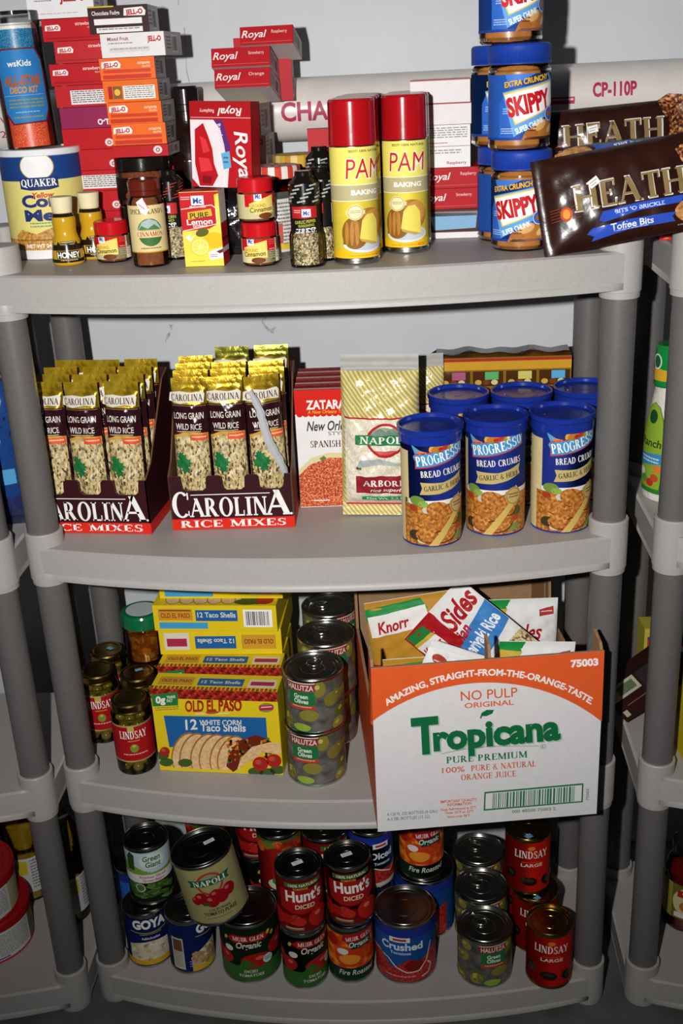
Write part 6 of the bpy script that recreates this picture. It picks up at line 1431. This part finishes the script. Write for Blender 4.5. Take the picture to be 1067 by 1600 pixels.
# cans farther back
def mixed_veg(A, b):
    A.raw(-pi*b, pi*b, .006, .106, '#a51c1a', 0); A.raw(-pi*b, pi*b, .094, .106, '#3a5a26', 1)
    rnd = random.Random(6)
    for i in range(30): E_(A, rnd.uniform(-.06, .06), rnd.uniform(.082, .1), .008, .006, ('#b8301c', '#4a7a2c', '#c8602c', '#8c1c14')[i % 4], 2)
    A.raw(-.018, .012, .068, .082, '#4a7a34', 3); E_(A, -.004, .05, .02, .014, '#c24a58', 2); E_(A, -.01, .018, .028, .013, '#c8ccb4', 3); E_(A, -.018, .024, .012, .008, '#3f7a34', 4)
vg = tin('', r15, h15, '#a51c1a', mixed_veg, lidk='dark_lid', group='cans in the rear rows')
xs = -.1085, .079
again(m2, (xs[0], xs[1], D4), turn(*xs, -10), 'narrow green organic tomato can in the second row, under the vegetable can', 'green organic tomato cans')
put(vg, (xs[0], xs[1], D4+.1124), turn(*xs, 20), 'red can with vegetables and a dark stickered lid, in the second row', 'can'); sticker(vg, 0, .0, .1079, .018, .009, 8)
xs = -.031, .0705
again(fr, (xs[0], xs[1], D4), turn(*xs, 40), 'fire roasted tomato can at the bottom of the second row, hidden by front cans', 'fire roasted tomato cans')
c_ = copy_tree(hn); c_.location = (xs[0], xs[1], D4+.1124); c_.rotation_euler = (0, 0, turn(*xs, 34)); c_['label'] = 'red diced tomato can in the second row behind the two front ones'
def blue_art(A, b):
    A.raw(-pi*b, pi*b, .006, .106, '#2a62b8', 0); A.raw(-pi*b, pi*b, .09, .106, '#1d2f86', 1); A.raw(-pi*b, pi*b, .006, .04, 'tomato_bits', 2); A.raw(-pi*b, pi*b, .006, .014, '#b8bcae', 3)
    A.raw(-.012, .016, .083, .093, '#dcdad8', 3); A.raw(-.008, .012, .086, .09, '#b0282c', 4); U(A, 'Diced', .004, .062, .0135, '#d2dcea', 4, w=.042, bold=.03); U(A, 'Tomatoes', .004, .05, .006, '#c2d0e4', 4, w=.03); A.line([(-.04, -.04), (-.01, -.044), (.02, -.03), (.04, -.05)], .0024, '#d9c4bc', 5)
bl = tin('', r15, h15, '#2a62b8', blue_art, lidk='dark_lid', group='blue diced tomato cans')
xs = .0435, .085
put(bl, (xs[0], xs[1], D4), turn(*xs), 'lower blue diced tomato can behind the crushed tomato can', 'can')
c_ = copy_tree(bl); c_.location = (xs[0], xs[1], D4+.1124); c_.rotation_euler = (0, 0, turn(*xs, 24)); c_['label'] = 'upper blue diced tomato can with price sticker, behind the leaning red one'; sticker(c_, 0, 0, .1079, .018, .009, -20)
xs = -.374, .128
b3_ = again(bl, (xs[0], xs[1], D4), turn(*xs, 10), 'blue diced tomato can in the far left corner behind the green bean can')
xs = -.236, .118
again(bl, (xs[0], xs[1], D4), turn(*xs, 60), 'blue diced tomato can hidden low behind the tilted puree can')
c_ = copy_tree(vg); c_.location = (xs[0], xs[1], D4+.1124); c_.rotation_euler = (0, 0, turn(*xs, -40)); c_['label'] = 'red vegetable can peeping out above the tilted puree can'
xs = -.1595, .1575
again(m2, (xs[0], xs[1], D4), turn(*xs, 60), 'narrow green organic tomato can in the third row, mostly hidden', 'green organic tomato cans')
c_ = copy_tree(hn); c_.location = (xs[0], xs[1], D4+.1124); c_.rotation_euler = (0, 0, turn(*xs, 10)); c_['label'] = 'red diced tomato can in the third row, right of the tilted puree can'
# printed olive cans
for x, y, e, lab in ((.2275, -.005, 34, 'green olive can in front on the bottom shelf, ring pull lid'), (.2275, .087, 30, 'green olive can in the middle of the row on the bottom shelf'), (.2285, .179, 24, 'green olive can at the back of the row on the bottom shelf')):
    again(oc, (x, y, D4), turn(x, y, e), lab)
# black olive cans
def lind_art(A, b):
    A.raw(-pi*b, pi*b, .005, .106, '#b8180f', 0)
    U(A, 'LINDSAY', .004, .073, .0145, '#e2dad2', 3, w=.056, serif=True); E_(A, .004, .0925, .006, .004, '#c8782a', 2); U(A, 'LARGE', .005, .056, .0065, '#e0c8bc', 3, w=.036, bold=.02); A.small(-.012, -.0655, .02, -.0635, 1, '#c8622a', 2)
    for xx, yy, rx, ry, ro in ((.0, .027, .0145, .0085, 8), (.031, .0245, .0085, .0105, -35), (-.032, .036, .009, .0105, 30), (.058, .03, .01, .01, 0)): E_(A, xx, yy, rx, ry, '#140c0a:gloss', 3, ro); E_(A, xx+.001, yy+.002, rx*.6, ry*.35, '#3c2a20', 4, ro)
ld = tin('', r15, .108, '#b8180f', lind_art, v0=.005, body='brass_lid', lidk='brass_lid', group='red black-olive cans'); x, y = .3305, -.014; put(ld, (x, y, D4), turn(x, y, 0), 'red black-olive can in front at the right end of the bottom shelf', 'can')
o = again(ld, (.3155, .062, D4), turn(.315, .06, -2), 'red black-olive can behind the front one, under the stacked one'); sticker(o, .004, -.022, .1039, .011, .009, 50, '#4f8fb8')
o = again(ld, (.3035, .0795, D4+.1084), turn(.3, .08, 4), 'red black-olive can stacked on another, its top under the juice box'); sticker(o, .0, -.02, .1039, .012, .01, 40, '#4f8fb8')
again(ld, (.3045, .14, D4), turn(.3, .14, 10), 'red black-olive can at the very back of the right end, mostly hidden')
# ================================================================== NEIGHBOURING UNITS
# --- left: two tins with red lids
def drink_tin(lab, loc, rz, r, h):
    t = thing('drink_tin', lab, 'tin', loc, rz, 'red lidded drink mix tins')
    g = Geo(); g.lathe([(.0001, .001), (r*.95, .001), (r*.96, 0), (r+.0006, 0), (r+.0006, .003), (r-.0006, .004), (r-.0006, h-.012)], '#b9242c:satin', 56); g.build('body', t)
    g = Geo(); R2 = r+.003; g.lathe([(r, h-.017), (R2, h-.0165), (R2, h-.002), (R2-.0015, h), (R2-.004, h), (R2-.006, h-.0025), (r*.82, h-.003), (r*.8, h-.0022), (r*.3, h-.0022), (.0001, h-.0022)], '#9c1018:satin', 56); g.build('lid', t)
    A = Art(); b = r-.0004; A.raw(-pi*b, pi*b, .004, h-.018, '#d3c8a0', 0)
    A.raw(-.2, .015, h*.45, h-.018, '#7c1018', 1); A.raw(.02, .09, .004, h-.018, '#cfcfcb', 1); A.small(.024, -h+.024, .086, -.01, 12, '#8a8a88', 2); A.raw(-.06, .012, .01, h*.42, '#d9d0ae', 1); A.ell(-.06, -h*.42, .035, .02, '#e2dcd0', 2); A.small(-.03, -h*.42, .012, -.012, 6, '#b0a070', 2); A.ell(-.1, -h*.3, .02, .012, '#6a2c1c', 3)
    A.raw(-.03, .018, .006, .009, '#6a8a3a', 3); A.raw(.018, .04, .006, .009, '#5a5aa0', 3)
    can_label(t, (r+.0001)/.982, .004, h-.018, A, '#d3c8a0'); return t
tn = drink_tin('lower red lidded tin with pale printed side at the left edge of the bottom shelf', (-.628, .062, D4), turn(-.628, .062, -12), .074, .079)
again(tn, (-.641, .055, D4+.0793), turn(-.641, .055, -22), 'upper red lidded tin stacked at the left edge of the photo')
# cooking oil bottles behind them
def oil(lab, loc, rz):
    t = thing('oil_bottle', lab, 'bottle', loc, rz, 'cooking oil bottles')
    pr = smooth_prof([(.034, 0), (.037, .004), (.037, .08), (.034, .1), (.037, .12), (.037, .16), (.028, .195), (.0155, .215), (.014, .23)], 5)
    g = Geo(); g.lathe([(.0001, 0)]+pr, 'glass', 40); g.build('plastic_body', t)
    MATS.get('cooking_oil') or noisy('cooking_oil', 30, [(.3, '#6a5010'), (.7, '#a8861c')], .08, spec=.9)
    g = Geo(); g.lathe([(.0001, .002)]+[(a-.0015, z) for a, z in pr if .003 < z < .2]+[(.0001, .2)], 'cooking_oil', 32); g.build('oil', t)
    g = Geo(); g.lathe([(.0145, .222), (.0165, .223), (.0165, .243), (.015, .245), (.0001, .245)], '#c8a81c:gloss', 32); g.build('cap', t)
    A = Art(); A.raw(-.05, .05, .02, .095, '#c9c9c6', 0); A.raw(-.05, .0, .06, .09, '#c8b42c', 1); A.small(.005, -.09, .046, -.026, 10, '#7c7c7c', 1)
    g = Geo(); g.art(A, cylmap(.0374), .004); g.build('label', t); return t
ob = oil('yellow cooking oil bottle behind the red lidded tins', (-.592, .184, D4), R(20))
again(ob, (-.503, .125, D4), R(55), 'cooking oil bottle with white label seen in the gap between two shelving units')
again(ob, (-.676, .18, D4), R(-10), 'cooking oil bottle farthest left behind the red lidded tins')
# folded yellow packet between the tins and the shelf above
A = Art(); A.raw(-.03, .03, .004, .07, '#d2c83a', 0); A.raw(-.03, .03, .03, .045, '#e2dc8a', 1)
# --- left, second shelf: blue bag
def bag_art(w, h):
    A = Art(); A.raw(-w*.46, w*.46, h*.05, h*.95, '#1d3f7c:gloss', 1); A.ell(0, -h*.6, w*.3, h*.16, '#3f86c0', 2); A.raw(-w*.4, w*.4, h*.3, h*.4, '#4f9bc8', 2); A.small(-w*.3, -h*.64, w*.3, -h*.56, 2, '#a8c8e0', 3); A.raw(-w*.46, w*.46, h*.05, h*.22, '#2a2f5c:gloss', 2); return A
g = pillow(.13, .225, .06, '#1b2440:gloss', '#1b2440:gloss', bag_art(.13, .225), seed=31, wr=.003, seal_h=.012); o = g.build('snack_bag'); put(o, (-.497, .06, D2), (R(-4), R(0), R(12)), 'dark blue snack bag on the left unit, a sliver beside the grey post', 'bag')
# --- right, second shelf: dressing bottle
x, y = .4915, .118
t = thing('dressing_bottle', 'ranch dressing bottle with green cap on the right hand unit, white grooved sides', 'bottle', (x, y, D2), turn(x, y, -52))
sec = [(.0305, 0), (.033, .004), (.034, .03), (.033, .09), (.027, .135), (.0205, .165), (.0185, .172)]
pr = smooth_prof(sec, 5); rows = []
for r_, z in pr: rows.append([(r_*1.02*sin(2*pi*j/40), -r_*.74*cos(2*pi*j/40), z) for j in range(40)])
MATS.get('dressing') or noisy('dressing', 220, [(.3, '#cfcabb'), (.6, '#dedacd')], .15, bump=.35)
g = Geo(); g.grid(rows, 'dressing', True, True); g.face(rows[0][::-1], 'dressing'); g.build('body', t)
g = Geo(); cp = [(.0192, .168), (.0205, .17), (.021, .178), (.0195, .225), (.0185, .2275), (.0001, .228)]
g.lathe([(a, z) for a, z in cp[:3]]+[(.0205, .196, '#c8a02c:gloss')]+[(a, z) for a, z in cp[3:]], '#128038:gloss', 36)
A = Art(); E2 = A.ell(.0, -.205, .008, .011, '#c8d8c8', 1); A.ell(.0, -.205, .006, .009, '#1c5a30', 2); A.poly([(-.06, -.19), (0, -.196), (.06, -.186), (.06, -.202), (0, -.204), (-.06, -.204)], '#128038:gloss', 1)
g.art(A, cylmap(.0208), .004); g.build('cap', t)
A = Art(); f = prof_r(pr)
lb = [(-.022, .012), (.022, .012), (.026, .03), (.026, .08), (.02, .12), (.01, .14), (0, .146), (-.01, .14), (-.02, .12), (-.026, .08), (-.026, .03)]
Pg(A, lb, '#2f7a2c', 1); Pg(A, [(a*.9, .008+b_*.94) for a, b_ in lb], '#8aa832', 2); E_(A, 0, .125, .008, .01, '#1c4a24', 3); U(A, 'Ranch', 0, .082, .012, '#2a3a1c', 4, w=.04, shear=.1); Pg(A, [(-.024, .05), (.024, .058), (.024, .074), (-.024, .068)], '#3f86b8', 3); A.small(-.018, -.066, .018, -.056, 2, '#c8dce8', 4)
for xx, yy, k in ((.012, .036, '#c24a2c'), (.004, .028, '#b8302a'), (-.008, .032, '#5a8a34'), (.016, .05, '#d87a2c'), (-.014, .042, '#d8dcc8')): E_(A, xx, yy, .007, .006, k, 4)
g = Geo(); g.art(A, lambda u, v, o: ((f(v)*1.02+o+.0004)*sin(u/f(v)), -(f(v)*.74+o+.0004)*cos(u/f(v)), v), .004, .005); g.build('label', t)
# dark sauce bottle lying in front of it
x, y = .523, .052
t = thing('sauce_bottle', 'brown sauce bottle with green edged label standing beside the dressing bottle', 'bottle', (x, y, D2), turn(x, y, -40))
pr = smooth_prof([(.024, 0), (.026, .004), (.026, .075), (.02, .1), (.0115, .118), (.0105, .135)], 5)
g = Geo(); g.lathe([(.0001, 0)]+pr, '#4e2410:gloss', 40); g.build('body', t)
g = Geo(); g.lathe([(.0112, .132), (.0125, .133), (.0125, .15), (.0001, .151)], '#1c1a18', 28); g.build('cap', t)
A = Art(); A.raw(-.03, .03, .022, .074, '#2f7a2c', 0); A.raw(-.027, .027, .026, .07, '#5c5c60', 1); A.small(-.022, -.066, .022, -.03, 7, '#9a9a9e', 2)
g = Geo(); g.art(A, cylmap(.0263), .004); g.build('label', t)
# --- right, third shelf: tilted brown box, cartons, taco box
A = Art(); w, d, h = .065, .04, .14
A.raw(-w/2, w/2, 0, h, '#2c1411', 0); A.raw(-w/2, -.006, .006, .058, '#b0ac9a', 1); A.raw(-w/2+.005, -.011, .022, .053, '#5a6a4a', 2); A.raw(-w/2, -.004, .062, .098, '#2a2628', 1); A.raw(.008, .0095, .02, .06, '#7a5a50', 1); A.ell(.002, -.115, .009, .009, '#3f7a5a', 1); A.raw(.014, .026, .006, .014, '#b0a890', 1)
o = carton('brownie_box', w, d, h, '#2c1411', A); put(o, (.4365, .12, D3+.0385), (0, R(50), 0), 'dark brown box leaning over on the right hand unit, pale label at its top', 'box')
A = Art(); A.raw(-.035, .035, 0, .15, '#b5a83a', 0); A.raw(-.03, .03, .095, .135, '#2c3a7c', 1); A.poly([(-.03, -.11), (.03, -.1), (.03, -.12), (-.03, -.13)], '#b8342c', 2); A.ell(.01, -.088, .014, .012, '#c8b02c', 2)
o = carton('pasta_box', .07, .04, .15, '#a89c3a', A); put(o, (.5225, .178, D3), R(4), 'yellow box with blue and red print at the back of the right hand unit', 'box')
o = tb.copy(); col.objects.link(o); put(o, (.622, .03, D3), R(3), 'yellow taco shell box at the right edge on the neighbouring unit', 'box', 'yellow taco shell boxes')
# --- right, bottom shelf: sauce jar
x, y = .578, .108
t = thing('sauce_jar', 'dark red sauce jar with oval label at the right edge of the bottom shelf', 'jar', (x, y, D4), turn(x, y, 14))
r = .041
pr = smooth_prof([(r-.008, 0), (r-.003, .004), (r, .016), (r, .1), (r-.004, .12), (r-.012, .138), (r-.013, .15)], 5)
MATS.get('tomato_sauce') or noisy('tomato_sauce', 60, [(.3, '#4a0808'), (.7, '#6c100c')], .1, spec=.9)
g = Geo(); g.lathe([(.0001, 0)]+pr, 'glass', 44); g.build('glass_body', t)
g = Geo(); g.lathe([(.0001, .002)]+[(a-.0016, z) for a, z in pr if .002 < z < .14]+[(.0001, .141)], 'tomato_sauce', 40); tag(g.build('sauce', t), None, None, kind='stuff')
g = Geo(); g.lathe([(r-.0125, .147), (r-.0105, .148), (r-.0105, .164), (r-.0125, .166), (.0001, .166)], '#14120f:gloss', 40); g.build('lid', t)
A = Art(); A.raw(-.04, .04, .03, .1, '#8a8438', 0); A.ell(0, -.066, .034, .032, '#c8bc8a', 1); A.raw(-.026, .026, .076, .09, '#a8201c', 2); A.small(-.018, -.086, .02, -.08, 1, '#e2d8cc', 3); A.ell(0, -.058, .022, .014, '#a86a3a', 2); A.ell(-.006, -.058, .008, .007, '#b8342c', 3); A.raw(-.03, .03, .034, .044, '#d8d4c8', 2)
can_label(t, (r+.0003)/.982, .03, .1, A, '#8a8438')
